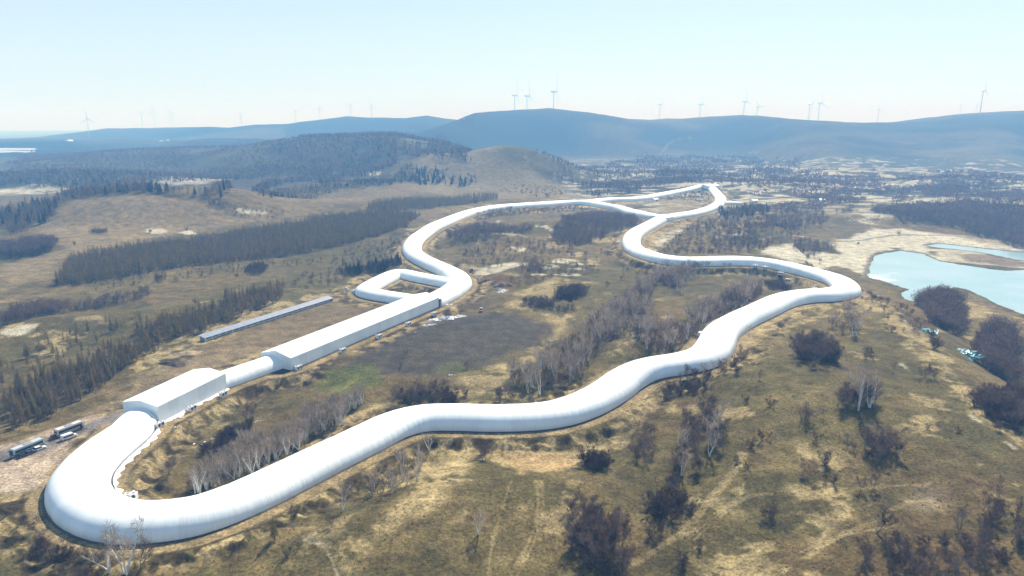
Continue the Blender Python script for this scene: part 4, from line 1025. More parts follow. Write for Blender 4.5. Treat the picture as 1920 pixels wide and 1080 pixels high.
# right and far woods
G([(1640,400),(1700,392),(1800,385),(1925,395),(1925,470),(1870,450),(1800,430),(1740,418),(1680,412)], [('bare',.9),('larch',.1)], 5.5, (9,13), 'blue grey bare tree in the wood beyond the lake', 'wood beyond the lake')
G([(1480,372),(1560,360),(1700,352),(1925,350),(1925,385),(1700,382),(1560,388)], 'bare', 7.5, (7,11), 'tree in the far broken woodland on the right', 'far broken woodland on the right', thin=.06, ts=42)
G([(1090,350),(1200,335),(1300,325),(1330,340),(1250,352),(1200,362),(1110,370)], [('bare',.75),('pine',.25)], 6, (7,10), 'tree in the scrub wood behind the far tunnel loop', 'scrub wood behind the far loop', thin=-.2, ts=70)
G([(1000,292),(1200,288),(1400,290),(1500,300),(1480,330),(1470,365),(1340,345),(1200,335),(1090,350),(1040,340)], [('bare',.8),('pine',.2)], 10.5, (8,11), 'tree in the far scrub valley', 'far scrub valley', thin=.02, ts=50)
G([(1250,330),(1500,322),(1925,340),(1925,350),(1560,352),(1400,372),(1390,360),(1330,345)], [('bare',.8),('shrub',.2)], 9, (6,10), 'tree in the pale speckled valley right of the far loop', 'pale speckled valley', thin=.1, ts=40)
G([(1440,320),(1925,335),(1925,352),(1560,362),(1480,372)], 'bare', 12, (8,12), 'tree at the foot of the far ridge', 'woods at the foot of the far ridge', thin=-.1, ts=120)
G([(0,435),(0,400),(60,385),(110,375),(200,360),(300,360),(380,366),(410,352),(560,322),(650,312),(740,300),(750,312),(640,335),(500,345),(420,362),(400,380),(330,366),(250,364),(120,378),(95,400),(60,432),(20,442)], [('bare',.6),('pine',.2),('larch',.2)], 7, (9,13), 'tree in the broad blue grey wood on the left', 'broad blue grey wood on the left')
G([(0,350),(0,330),(300,325),(480,315),(560,305),(720,290),(700,310),(560,325),(400,340),(200,352)], [('bare',.6),('larch',.2),('pine',.2)], 8, (10,13), 'tree in the second wood on the left', 'second wood on the left', thin=-.7, ts=140)
G([(0,330),(60,285),(330,272),(480,262),(560,285),(520,310),(300,325)], 'bare', 13, (9,12), 'tree in the far left patchwork woods', 'far left patchwork woods', thin=-.3, ts=160)
G([(480,285),(560,262),(640,250),(700,246),(790,256),(870,276),(880,292),(850,310),(700,300),(560,305)], [('bare',.7),('pine',.3)], 9.5, (9,13), 'tree on the dark wooded ridge', 'trees on the dark wooded ridge', thin=-.35, ts=120)
G([(780,300),(880,280),(880,300),(830,330),(760,340),(740,330)], [('bare',.6),('pine',.4)], 8, (7,11), 'tree on the wooded flank left of the bare knoll', 'wooded flank left of the knoll', thin=-.1, ts=80)
G([(600,340),(760,325),(780,345),(700,350),(600,356)], [('pine',.5),('bare',.5)], 9, (8,11), 'tree scattered before the wooded ridge', 'trees before the wooded ridge', thin=-.1, ts=60)

# single trees that can be pointed at
S = solo
S(235,1078,'birch',17,'tall pale birch rising in front of the tunnel at the bottom left')
S(205,1072,'birch',14,'smaller birch just left of the tall bottom left birch')
S(262,1060,'bare',9,'grey bare tree just right of the tall bottom left birch')
S(640,945,'birch',11,'white birch standing alone outside the front tunnel')
S(622,985,'bare',5,'small bare tree downslope of the lone white birch')
S(548,958,'shrub',4,'lone dark shrub on the track bank outside the front loop')
S(515,1010,'larch',8,'lone larch on the slope below the front loop')
S(897,1003,'birch',9,'white branched birch leaning alone on the open front slope')
S(805,835,'birch',9,'birch crown standing out against the front tunnel')
S(314,880,'bare',10,'grey bare tree inside the bend of the front loop')
S(468,790,'bare',10.5,'wide reddish bare tree beside the small hall')
S(1640,1000,'bare',11,'broad dark bare tree on the lower right slope, among sandy tracks')
S(1615,920,'bare',6,'twisted bare tree uphill of the broad dark tree')
S(1637,918,'bare',6,'thin bare tree right of the twisted bare tree')
S(1440,968,'shrub',5.5,'lone oval shrub right of the crossing sandy tracks')
S(1446,762,'shrub',4,'low shrub below the tunnel kink')
S(1431,826,'shrub',5,'round dark shrub on the open right slope')
S(1408,838,'shrub',4.5,'smaller shrub left of the round dark shrub')
S(1400,752,'shrub',3.5,'small shrub uphill on the open right slope')
S(1418,735,'bare',4,'small bare tree under the cut bank')
S(1424,712,'bare',5,'bushy bare tree at the cut bank foot')
S(1508,890,'bare',6,'dark wide bare tree above the sandy scar')
S(1545,870,'shrub',5.5,'dark shrub right of the wide bare tree')
S(1532,826,'shrub',4,'shrub below the left grove')
S(1603,846,'bare',4,'small bare tree between the two slope groves')
S(1589,824,'bare',3.5,'tiny bare tree under the big oval grove')
S(1676,690,'bare',4,'gnarled tree on the ridge line path')
S(1733,708,'bare',8,'black crooked tree on the right ridge')
S(1752,712,'bare',6,'second crooked tree on the right ridge')
S(1810,750,'bare',4,'small black tree at the ridge edge, right')
S(1877,810,'bare',5,'crooked tree low on the ridge edge, right')
S(1797,812,'shrub',2.5,'tiny shrub on the smooth right slope')
S(1738,805,'shrub',2.2,'tinier shrub left on the smooth right slope')
S(1170,985,'shrub',4,'small shrub right of the bottom centre thicket')
S(1220,1010,'shrub',4,'small dark shrub near the long track')
S(1240,1000,'shrub',4.5,'dark shrub under the very dark thicket')
S(1308,1030,'shrub',3.5,'small brown shrub below the long track')
S(1277,1060,'shrub',5,'brown shrub at the bottom edge by the track')
S(1137,538,'bare',5,'lone round tree with a shadow on the green dunes')
S(1515,493,'bare',6,'left of the two round trees on the sand flat')
S(1537,493,'bare',6,'right of the two round trees on the sand flat')
S(1607,461,'bare',7,'tree beside the lake road bend')
S(1686,440,'shrub',6,'dark bush alone on the sand beyond the road')
S(1640,555,'shrub',5,'round bush just outside the lake side bend')
S(1670,622,'shrub',4,'bush on the ridge foot above the stream')
S(1748,655,'shrub',5.5,'dark bush beside the small ice patch')
S(445,520,'shrub',4,'bush in the meadow between plantation and belt')
S(372,575,'bare',7,'lone bare tree above the slanting belt')
S(215,625,'bare',7,'round dark tree on the grass slope above the belt')
S(72,665,'bare',6,'bent tree in the spaced larches')
S(1405,625,'birch',7,'pale tree against the kinked tunnel stretch')
S(1340,690,'birch',6,'pale tree against the tunnel above the cut bank')
S(1320,695,'birch',6,'second pale tree against the tunnel above the cut bank')
S(1155,560,'shrub',3,'small bush on the green dune flat')
S(760,670,'bare',5,'lone tree at the edge of the dark field')
S(875,690,'bare',5,'lone tree beside the white scrap near the field')
S(750,690,'bare',4,'small tree at the lower edge of the dark field')
S(280,436,'shrub',5,'bushy tree on the right of the round hill slope')
S(350,432,'shrub',5,'bush above the plantation edge')
S(140,460,'shrub',5,'bush on the left of the round hill slope')
S(1380,870,'shrub',3.4,'small shrub above the crossing sandy tracks')
S(1400,880,'shrub',2.6,'tiny shrub above the crossing sandy tracks')
S(1560,905,'shrub',3.6,'low dark bush at the top of the sandy scar')
S(795,795,'bare',7,'bare tree rising over the tunnel hump')

def spawn(kd, x, y, z, h, label, group, v=None):
    v = int(RNG.integers(len(PROTO[kd]))) if v is None else v
    a, b_ = PROTO[kd][v]; s = h/REFH[kd]
    t = bpy.data.objects.new(NAME[kd], None); COL.objects.link(t)
    t.location = (x, y, z); t.rotation_euler = (0, 0, RNG.random()*6.28); sx = s*(.85+.35*RNG.random()); t.scale = (sx, sx, s)
    tag(t, label, CAT[kd], group)
    link(PART[kd][0], a, t); link(PART[kd][1], b_, t)
    return t
cnt_kind = {k: 0 for k in REFH}
for px, py, kd, h, label, group in SOLO:
    p = place(px, py); spawn(kd, p.x, p.y, p.z, h, label, group); cnt_kind[kd] += 1
# all candidates: the largest in view become things, the rest one mass per kind
for kd in REFH:
    xs = [c for c in CAND if c[0] == kd]
    if not xs: continue
    X = np.concatenate([c[1] for c in xs]); Y = np.concatenate([c[2] for c in xs]); H_ = np.concatenate([c[3] for c in xs])
    gi = np.concatenate([np.full(len(c[1]), i) for i, c in enumerate(xs)])
    Z = apply_detail(X, Y)
    inv = (np.abs(X)/(Y*.974+28) < .76) & (Y > 160)
    size = np.where(inv, H_/np.hypot(X, Y), 0)
    order = np.argsort(-size); keep = order[:max(0, 297-cnt_kind[kd])]
    keep = keep[size[keep] > 0]
    for i in keep:
        spawn(kd, float(X[i]), float(Y[i]), float(Z[i]), float(H_[i]), xs[gi[i]][4], xs[gi[i]][5])
    rest = np.setdiff1d(np.arange(len(X)), keep)
    if len(rest) == 0: continue
    dist = np.hypot(X[rest], Y[rest])
    VV, FF, MI, TI, o = [], [], [], [], 0
    for lod, sel in ((1, rest[dist < 1150]), (2, rest[dist >= 1150])):
        vr = RNG.integers(4, size=len(sel))
        for v in range(4):
            s_ = sel[vr == v]
            if len(s_) == 0: continue
            WV, WF, TV, TF = LOD[kd, lod][v]
            bv = np.vstack([WV, TV]); bf = np.vstack([WF.reshape(-1, 3), TF+len(WV)]).astype(np.int64)
            mi = np.r_[np.zeros(len(WF), int), np.ones(len(TF), int)]
            a = RNG.random(len(s_))*6.28; sc = H_[s_]/REFH[kd]; ca_, sa_ = np.cos(a)*sc, np.sin(a)*sc
            P = np.empty((len(s_), len(bv), 3), np.float32)
            P[:, :, 0] = bv[None, :, 0]*ca_[:, None]-bv[None, :, 1]*sa_[:, None]+X[s_][:, None]
            P[:, :, 1] = bv[None, :, 0]*sa_[:, None]+bv[None, :, 1]*ca_[:, None]+Y[s_][:, None]
            P[:, :, 2] = bv[None, :, 2]*sc[:, None]+Z[s_][:, None]
            VV.append(P.reshape(-1, 3)); FF.append((bf[None]+(np.arange(len(s_))*len(bv))[:, None, None]+o).reshape(-1, 3))
            MI.append(np.tile(mi, len(s_))); TI.append(np.repeat(RNG.random(len(s_)), len(bv))); o += len(s_)*len(bv)
    nm = {'larch': 'larch_plantation', 'birch': 'birch_wood', 'bare': 'woodland', 'shrub': 'scrub', 'pine': 'pine_wood'}[kd]
    me = mesh_np(nm, np.vstack(VV), np.vstack(FF), list(MT[kd]), False, np.concatenate(MI), np.concatenate(TI))
    lb = {'larch': 'mass of brown larches in the farther rows of the plantations', 'birch': 'remaining pale birches deeper in the gully wood', 'bare': 'far leafless woods reading as one blue grey mass', 'shrub': 'mass of farther dark scrub over the dunes and slopes', 'pine': 'dark green pines scattered through the far woods'}[kd]
    tag(link(nm, me), lb, {'larch': 'forest', 'birch': 'wood', 'bare': 'woodland', 'shrub': 'scrub', 'pine': 'pine wood'}[kd], None, 'stuff')
    print('TREES', kd, len(keep), len(rest), len(me.polygons))

# ------------------------------------------------------------------ dry tufts
nT = 30000
tx = RNG.random(nT)*2-1; ty = 165+RNG.random(nT)**1.1*420
tx = tx*(ty*.82+30)
ok = clear_ok(tx, ty, 15) & (sdpoly(YARD_KEEP, tx, ty) > 0) & (fbm(tx, ty, 14, 3, 120) > -.15)
tx, ty = tx[ok], ty[ok]; tz = apply_detail(tx, ty); k5 = 5
az = RNG.random((len(tx), k5))*6.28; hh = (.16+.42*RNG.random(len(tx))**3)
rr_ = .25+.3*RNG.random((len(tx), k5))
bx = np.repeat(tx, k5); by = np.repeat(ty, k5); bz = np.repeat(tz, k5)-.05
dv = np.stack([np.cos(az).ravel(), np.sin(az).ravel(), np.full(az.size, 1.2)], 1)
TV, TF = slivers(np.stack([bx, by, bz], 1), _unit(dv), np.repeat(hh, k5)*(.7+.5*RNG.random(az.size)), np.repeat(hh, k5)*.55, RNG)
me = mesh_np('dry_grass', TV, TF, [tree_mat('dry tufts', (.075,.060,.030), (.20,.155,.075))], False, None, np.repeat(RNG.random(len(tx)), k5*4))
tag(link('dry_grass', me), 'dry grass tufts and tiny weeds over the near slopes', 'grass', None, 'stuff')

# ------------------------------------------------------------------ vehicles
def extrude_profile(prof, w, ins=.06):
    """prof: (x, z) outline; extruded across y with softened edges"""
    c = np.mean(prof, 0); rings = []
    for y, k in ((-w/2, .0), (-w/2+ins, 1.), (w/2-ins, 1.), (w/2, .0)):
        rings.append([(c[0]+(x-c[0])*(1 if k else 1-ins*.6), y, c[1]+(z-c[1])*(1 if k else 1-ins*1.0)) for x, z in prof])
    m = MB(); m.loft(rings); return m
def wheels(t, xs, w, r, wd=.28):
    for x in xs:
        for s_ in (-1, 1):
            m = MB(); m.cyl((x, s_*(w/2-wd), r), (x, s_*(w/2+.02), r), r, n=14); wh = m.build('wheel', M_tyre, t)
            m = MB(); m.cyl((x, s_*(w/2+.021), r), (x, s_*(w/2+.05), r), r*.55, n=10); m.build('rim', M_steel, wh)
def lamps(t, x, w, z, name='headlight'):
    for s_ in (-1, 1):
        m = MB(); m.box(min(x, x+.04), max(x, x+.04), s_*w*.36-.16, s_*w*.36+.16, z-.1, z+.1); m.build(name, M_white if name == 'headlight' else M_red, t)
def coach(px, py, qx, qy, label, lower, L=12., H=3.5, w=2.55, upper=None):
    p = place(px, py); q = place(qx, qy); rz = math.atan2(q.y-p.y, q.x-p.x)
    t = thing('coach', label, 'coach', p, rz, group='coaches parked on the access road')
    h = L/2
    extrude_profile([(-h, .45), (-h, 1.45), (h, 1.45), (h, .45)], w).build('lower_body', lower, t)
    extrude_profile([(-h, 1.46), (-h+.08, H-.25), (-h+.35, H), (h-.6, H), (h-.25, H-.3), (h-.02, 1.46)], w-.02).build('upper_body', upper or M_white, t)
    for s_ in (-1, 1):
        m = MB(); m.box(-h+.5, h-.9, s_*w/2-.03, s_*w/2+.03, 1.75, 2.75); g = m.build('window_band', M_glass, t)
        m = MB()
        for k in range(1, 7): m.box(-h+.5+k*(L-1.4)/7-.04, -h+.5+k*(L-1.4)/7+.04, s_*w/2-.045, s_*w/2+.045, 1.75, 2.75)
        m.build('window_posts', M_dark, g)
    m = MB(); m.add([(h-.02, -w*.44, 1.3), (h-.02, w*.44, 1.3), (h-.25, w*.44, 3.0), (h-.25, -w*.44, 3.0), (h+.03, -w*.44, 1.3), (h+.03, w*.44, 1.3), (h-.2, w*.44, 3.0), (h-.2, -w*.44, 3.0)], [(0,3,2,1), (4,5,6,7), (0,1,5,4), (1,2,6,5), (2,3,7,6), (3,0,4,7)]); m.build('windscreen', M_glass, t)
    m = MB(); m.box(-h-.03, -h+.03, -w*.4, w*.4, 1.9, 2.8); m.build('rear_window', M_glass, t)
    m = MB(); m.box(-1.6, 1.2, -.85, .85, H-.02, H+.2); m.build('roof_unit', M_steel, t)
    m = MB(); m.box(h-1.7, h-.9, -w/2-.035, -w/2+.02, .55, 2.6); m.build('door', M_glass, t)
    for s_ in (-1, 1):
        m = MB(); m.box(h-.05, h+.3, s_*(w/2+.1)-.06, s_*(w/2+.1)+.06, 2.2, 2.75); m.build('mirror', M_dark, t)
    lamps(t, h, w, .85); wheels(t, (-h+2.6, -h+3.8, h-2.5), w, .5)
    return t
def car(px, py, qx, qy, label, mat, kind='car', L=4.6, H=1.5, w=1.85, group=None):
    p = place(px, py); q = place(qx, qy); rz = math.atan2(q.y-p.y, q.x-p.x); h = L/2
    nm = 'minibus' if kind == 'minibus' else 'parked_car'
    t = thing(nm, label, kind, p, rz, group)
    if kind == 'minibus':
        extrude_profile([(-h, .35), (-h, 1.1), (-h+.08, H-.15), (-h+.3, H), (h-1.7, H), (h-.95, 1.25), (h-.15, 1.0), (h, .4)], w).build('body', mat, t)
        for s_ in (-1, 1):
            m = MB(); m.box(-h+.35, h-1.75, s_*w/2-.03, s_*w/2+.03, 1.2, 1.8); m.build('side_window', M_glass, t)
        m = MB(); m.add([(h-1.66, -w*.42, H-.04), (h-1.66, w*.42, H-.04), (h-.98, w*.42, 1.3), (h-.98, -w*.42, 1.3)], [(0,3,2,1)]); m.build('windscreen', M_glass, t)
    else:
        extrude_profile([(-h, .3), (-h, .8), (-h+.15, .92), (h-1.2, .92), (h-.12, .74), (h, .5), (h, .3)], w).build('body', mat, t)
        extrude_profile([(-h+.45, .93), (-h+.85, H-.05), (h-2.0, H-.05), (h-1.25, .93)], w*.88).build('side_window', M_glass, t)
        extrude_profile([(-h+.86, H-.045), (-h+.95, H), (h-2.15, H), (h-2.0, H-.045)], w*.84).build('roof', mat, t)
    lamps(t, h, w, .62); lamps(t, -h-.04, w, .7, 'tail_light'); wheels(t, (-h+.85, h-.9), w, .34, .2)
    return t
coach(52, 847, 22, 859, 'blue grey and white coach parked at the left edge, beyond the front loop', M_bluebody, upper=M_palebl)
coach(131, 812, 158, 801, 'white coach with a dark window band parked beside the minibus', simple('tan paint', (.30, .24, .21), .45), L=11, upper=simple('pinkish white paint', (.60, .55, .53), .45))
car(130, 822, 146, 816, 'white minibus parked in front of the white coach', M_white, 'minibus', 5.9, 2.3, 2.0)
car(74, 843, 84, 839, 'white roofed car parked at the near side of the blue grey coach', M_white, 'car', 4.8, 1.6)
car(57, 851, 66, 847, 'dark grey car parked behind the white roofed car', simple('dark grey paint', (.06, .065, .075), .35), 'car', 4.6, 1.5)
car(44, 856, 52, 853, 'black car parked last in the row beside the blue grey coach', simple('black paint', (.03, .03, .035), .35), 'car', 4.5, 1.45)
car(104, 821, 112, 818, 'dark red car parked behind the white coach', simple('dark red paint', (.22, .06, .05), .4), 'car', 4.4, 1.5)

def truck(px, py, qx, qy, label, cab, bed):
    p = place(px, py); q = place(qx, qy); rz = math.atan2(q.y-p.y, q.x-p.x)
    t = thing('small_truck', label, 'truck', p, rz)
    m = MB(); m.box(-3.6, 3.4, -.9, .9, .6, .85); m.build('chassis', M_dark, t)
    extrude_profile([(1.7, .7), (1.75, 2.4), (2.1, 2.5), (2.8, 2.4), (3.4, 1.5), (3.45, .6)], 2.1).build('cab', cab, t)
    m = MB(); m.add([(2.84, -.9, 2.36), (2.84, .9, 2.36), (3.42, .9, 1.55), (3.42, -.9, 1.55)], [(0,3,2,1)]); m.build('windscreen', M_glass, t)
    m = MB(); m.box(-3.6, 1.5, -1.1, 1.1, .86, 1.0); m.box(-3.6, -3.5, -1.1, 1.1, 1.0, 1.7); m.box(1.4, 1.5, -1.1, 1.1, 1.0, 2.0); m.box(-3.5, 1.4, -1.1, -1.02, 1.0, 1.6); m.box(-3.5, 1.4, 1.02, 1.1, 1.0, 1.6)
    m.build('cargo_bed', bed, t)
    wheels(t, (-2.4, 2.4), 2.1, .45); return t
truck(884, 503, 890, 498, 'white cabbed truck standing at the outer foot of the upper tunnel bend', M_white, M_dark)
truck(648, 543, 655, 538, 'pale truck on the earth pad left of the square annex', M_white, M_steel)
truck(902, 580, 905, 570, 'small truck with a red bed on the earth path above the dark field', M_white, M_red)

# ------------------------------------------------------------------ air units beside halls and tunnels
M_fan = simple('black fan grille', (.03, .03, .035), .6)
def air_unit(px, py, rz, label, dz=0):
    p = place(px, py)
    t = thing('air_unit', label, 'air unit', p, rz, group='white air units standing at the foot of the tunnel')
    m = MB(); m.box(-2.0, 2.0, -.9, .9, -.3, .5); m.build('plinth', M_conc, t)
    m = MB(); m.box(-1.9, 1.9, -.8, .8, .5, 2.3); m.box(-1.95, 1.95, -.85, .85, 2.3, 2.4); m.build('casing', M_white, t)
    for x in (-.95, .95):
        m = MB(); m.cyl((x, -.9, 1.4), (x, -.8, 1.4), .62, n=14); f_ = m.build('fan', M_fan, t)
        m = MB(); m.cyl((x, 0, 2.4), (x, 0, 2.62), .5, n=12); m.build('exhaust_cowl', M_steel, t)
    m = MB(); m.cyl((0, .8, 1.4), (0, 2.6, 1.6), .45, n=10); m.build('duct', M_white, t)
for px, py, lb in ((300,802,'first white air unit, at the near corner of the small hall'), (361,771,'white air unit midway along the small hall'), (419,744,'white air unit at the far corner of the small hall')):
    air_unit(px, py, rz1, lb)
for px, py, lb in ((560,694,'white air unit at the near corner of the long hall'), (643,661,'second air unit from the near end of the long hall'), (711,634,'third air unit from the near end of the long hall'), (766,611,'fourth air unit from the near end of the long hall'), (815,592,'air unit near the door end of the long hall')):
    air_unit(px, py, rz2, lb)
for px, py, a, lb in ((190,885,60,'air unit at the inside of the front bend'), (247,936,10,'air unit at the inner foot of the front tunnel, nearest the camera'), (1416,505,-20,'left air unit of the group inside the lake side tunnel'), (1434,507,-20,'larger air unit second in the group inside the lake side tunnel'), (1464,515,-25,'air unit above the dark bush inside the lake side tunnel'), (1478,521,-25,'air unit touching the dark bush inside the lake side tunnel'), (1527,540,-30,'lone air unit in the inner crook of the lake side bend'), (1312,634,60,'air unit at the inner side of the kinked tunnel stretch'), (868,545,80,'air unit beside the rounded end of the upper tunnel'), (1159,456,85,'air unit at the left of the far S bend'), (664,548,70,'air unit at the left end of the square annex')):
    air_unit(px, py, R(a), lb)

# ------------------------------------------------------------------ long low shed with blue grey roof
a, b_ = U([(383, 640), (622, 563)]); D_ = (b_-a)/np.hypot(*(b_-a)); LS = float(np.hypot(*(b_-a))); za = gz(*a); zb = gz(*b_)
st = thing('long_shed', 'long low open fronted shed with blue grey roof beside the works yard', 'shed', (a[0], a[1], min(za, zb)-.1), math.atan2(D_[1], D_[0]))
m = MB(); x_ = 0
m.add([(-.5, -1.2, 2.3), (LS+.5, -1.2, 2.3), (LS+.5, 3.9, 3.6), (-.5, 3.9, 3.6), (-.5, -1.2, 2.42), (LS+.5, -1.2, 2.42), (LS+.5, 3.9, 3.72), (-.5, 3.9, 3.72)], [(0,3,2,1), (4,5,6,7), (0,1,5,4), (1,2,6,5), (2,3,7,6), (3,0,4,7)])
rf = m.build('roof', M_roofblue, st)
m = MB()
for k in range(1, int(LS/4)): m.box(k*4-.06, k*4+.06, -1.3, -1.21, 2.3, 2.5)
m.build('roof_seams', M_steel, rf)
m = MB(); m.box(0, LS, 3.4, 3.6, -.5, 3.45); m.build('back_wall', M_roofblue, st)
for x0 in (0, LS-.2):
    m = MB(); m.add([(x0, -.6, -.5), (x0+.2, -.6, -.5), (x0+.2, 3.39, -.5), (x0, 3.39, -.5), (x0, -.6, 2.3), (x0+.2, -.6, 2.3), (x0+.2, 3.39, 3.3), (x0, 3.39, 3.3)], [(0,3,2,1), (4,5,6,7), (0,1,5,4), (1,2,6,5), (2,3,7,6), (3,0,4,7)]); m.build('end_wall', M_roofblue, st)
for k in range(int(LS/5)+1):
    m = MB(); m.box(k*5, k*5+.35, -1.0, -.7, -.5, 2.28); m.build('post', M_white, st)
m = MB(); m.box(-.5, LS+.5, -1.1, 3.39, -.6, .12); m.build('floor_slab', M_conc, st)
m = MB(); m.box(.4, LS-.4, .2, .4, .12, 1.1); m.build('inner_partition', M_white, st)

# ------------------------------------------------------------------ heaps, scrap and sheeting
def heap(name, label, cat, px, py, rx, ry, h, mat, rot=0, n=0, kind=None, seed=1):
    """n = 0: one earth mound; otherwise n crumpled lumps in one pile"""
    p = place(px, py); rg = np.random.default_rng(seed); M = MB()
    if n == 0:
        NR, NA = 14, 40; V = []; F = []
        for i in range(NR+1):
            r = i/NR
            for j in range(NA):
                a = j*2*math.pi/NA; rr = r*(1+.18*math.sin(3*a+seed)+.1*math.sin(7*a+2*seed))
                x, y = rx*rr*math.cos(a), ry*rr*math.sin(a)
                V.append((x, y, h*(1-r**1.6)*(1+.5*float(fbm(np.array([x+seed*9.]), np.array([y]), 3.5, 3, 5)[0]))-.35*r))
        for i in range(NR):
            for j in range(NA):
                a = i*NA+j; b = i*NA+(j+1) % NA; F.append((a, a+NA, b+NA, b))
        M.add(V, F)
    else:
        for k in range(n):
            r = rg.random()**.5; a = rg.random()*6.28; cx, cy = rx*r*math.cos(a), ry*r*math.sin(a)
            s = (.5+rg.random()*.9)*min(1.3, h); zz = h*(1-r)*rg.random()
            q = rg.normal(size=(7, 3))*np.array([s*.7, s*.7, s*.28])+np.array([cx, cy, zz+.15])
            idxs = rg.permutation(7); V = [tuple(v) for v in q]
            M.add(V, [tuple(int(c) for c in rg.permutation(7)[:3]) for _ in range(9)])
    c, s_ = math.cos(R(rot)), math.sin(R(rot))
    o = M.build(name, mat); o.location = p; o.rotation_euler = (0, 0, R(rot)); return tag(o, label, cat, None, kind)
heap('earth_heap', 'curved brown earth heap beyond the upper tunnel bend', 'earth heap', 918, 523, 11, 5, 2.6, M_dirt, 0, seed=2)
heap('earth_heap', 'second brown earth heap, right of the curved one', 'earth heap', 946, 534, 8, 6, 2.2, M_dirt, 0, seed=3)
heap('earth_heap', 'dark dug earth heap at the left end of the works yard', 'earth heap', 325, 683, 8.5, 3.4, 1.7, M_dirtd, -20, seed=4)
heap('earth_heap', 'sandy heap below the near end of the blue grey shed', 'earth heap', 352, 662, 9, 4, 1.5, simple('heaped sand', (.34, .26, .16), .95, var=.4, scale=.8, bump=.8, bscale=2), 15, seed=5)
heap('earth_heap', 'reddish soil bank between the rounded tunnel end and the path', 'earth heap', 880, 565, 9, 3.5, 1.6, M_dirt, 60, seed=6)
heap('sheeting_heap', 'long pile of crumpled white sheets beside the long hall', 'sheeting pile', 838, 598, 13, 4, 1.6, M_sheet, 28, n=150, seed=7)
heap('sheeting_heap', 'small tail of white sheets at the near end of the long pile', 'sheeting pile', 806, 611, 5, 2, .7, M_sheet, 30, n=40, seed=8)
heap('sheeting_heap', 'white sheets scattered beside the brown earth heaps', 'sheeting pile', 943, 546, 4.5, 9, .9, M_sheet, 0, n=90, seed=9)
heap('sheeting_scrap', 'white scrap under the lone tree by the field', 'sheeting', 845, 703, 2.2, 1, .5, M_sheet, 0, n=10, seed=10)
heap('sheeting_scrap', 'white scrap on the yard below the long hall', 'sheeting', 782, 624, 1.6, 1, .4, M_sheet, 0, n=9, seed=11)
heap('sheeting_scrap', 'white scrap beside the reddish bare tree', 'sheeting', 486, 784, 1.8, .7, .4, M_sheet, 30, n=8, seed=12)
heap('sheeting_scrap', 'pale scrap below the small hall', 'sheeting', 336, 785, 2.6, .8, .4, M_sheet, 20, n=10, seed=13)
heap('sheeting_scrap', 'pale scrap on the slope right of the front bend', 'sheeting', 329, 803, 1.2, .6, .3, M_sheet, 0, n=6, seed=14)
heap('litter', 'white litter in the dark thicket inside the front loop', 'litter', 402, 818, 8, 4, .5, M_sheet, 20, n=12, seed=15)
heap('sheeting_scrap', 'white scrap beside the door of the long hall', 'sheeting', 838, 572, 3.5, 1.6, .6, M_sheet, 20, n=24, seed=16)
heap('ice_mound', 'big crumpled turquoise ice mound beyond the right ridge', 'ice mound', 1811, 666, 7.5, 7.5, 3.0, M_ice, -10, n=260, seed=17)
heap('ice_mound', 'small turquoise ice mound near the stream', 'ice mound', 1733, 621, 5, 3.5, 1.3, M_ice, -20, n=90, seed=18)
for k, (x, y) in enumerate(((1690,573),(1692,580),(1690,590),(1697,603))):
    heap('snow_patch', ['topmost','second','third','lowest'][k]+' white snow scrap along the little stream', 'snow patch', x, y, 1.4, 2.6, .35, M_snow, 0, n=9, seed=30+k)
# white sheeting lying along the inner foot of the front loop and the small hall
P = P_main[:95]; T = np.gradient(P, axis=0); T /= np.linalg.norm(T, axis=1)[:, None]
turn = np.sign(np.cross(T[10], P_main[90]-P_main[10])); N = np.stack([-T[:, 1], T[:, 0]], 1)*turn
tp = .80+.20*ss(0, 34, np.arange(len(P))*2.)
base = np.vstack([H1B[None]-H1N*(HW1+.3), (H1A*.66+H1B*.34)[None]-H1N*(HW1+.3), (H1A+H1D*2)[None]-H1N*(HW1+.3), P[5:]+N[5:]*(10*tp[5:, None]+.6)])
bp_ = smooth_path(base, .9, 1); Tn = np.gradient(bp_, axis=0); Tn /= np.linalg.norm(Tn, axis=1)[:, None]; Nn = np.stack([-Tn[:, 1], Tn[:, 0]], 1)*turn
wdt = np.clip(1.4+1.5*fbm(bp_[:, 0], bp_[:, 1], 7, 3, 130)+.6*np.sin(np.arange(len(bp_))*.9), .15, 3)
cols = [(0, .5), (.35, .55), (.7, .3), (1, -.05)]
V = np.zeros((len(bp_), 4, 3))
for j, (f_, hz_) in enumerate(cols):
    q = bp_+Nn*(wdt*f_)[:, None]; V[:, j, :2] = q; V[:, j, 2] = apply_detail(q[:, 0], q[:, 1])+hz_*(.6+.5*RNG.random(len(q)))+.04
idx = np.arange(len(bp_)*4).reshape(-1, 4)
F = np.stack([idx[:-1, :-1], idx[:-1, 1:], idx[1:, 1:], idx[1:, :-1]], -1).reshape(-1, 4)
tag(link('foot_sheeting', mesh_np('foot_sheeting', V.reshape(-1, 3), F, [M_sheet])), 'ragged white sheeting lying along the inner foot of the front loop', 'sheeting')

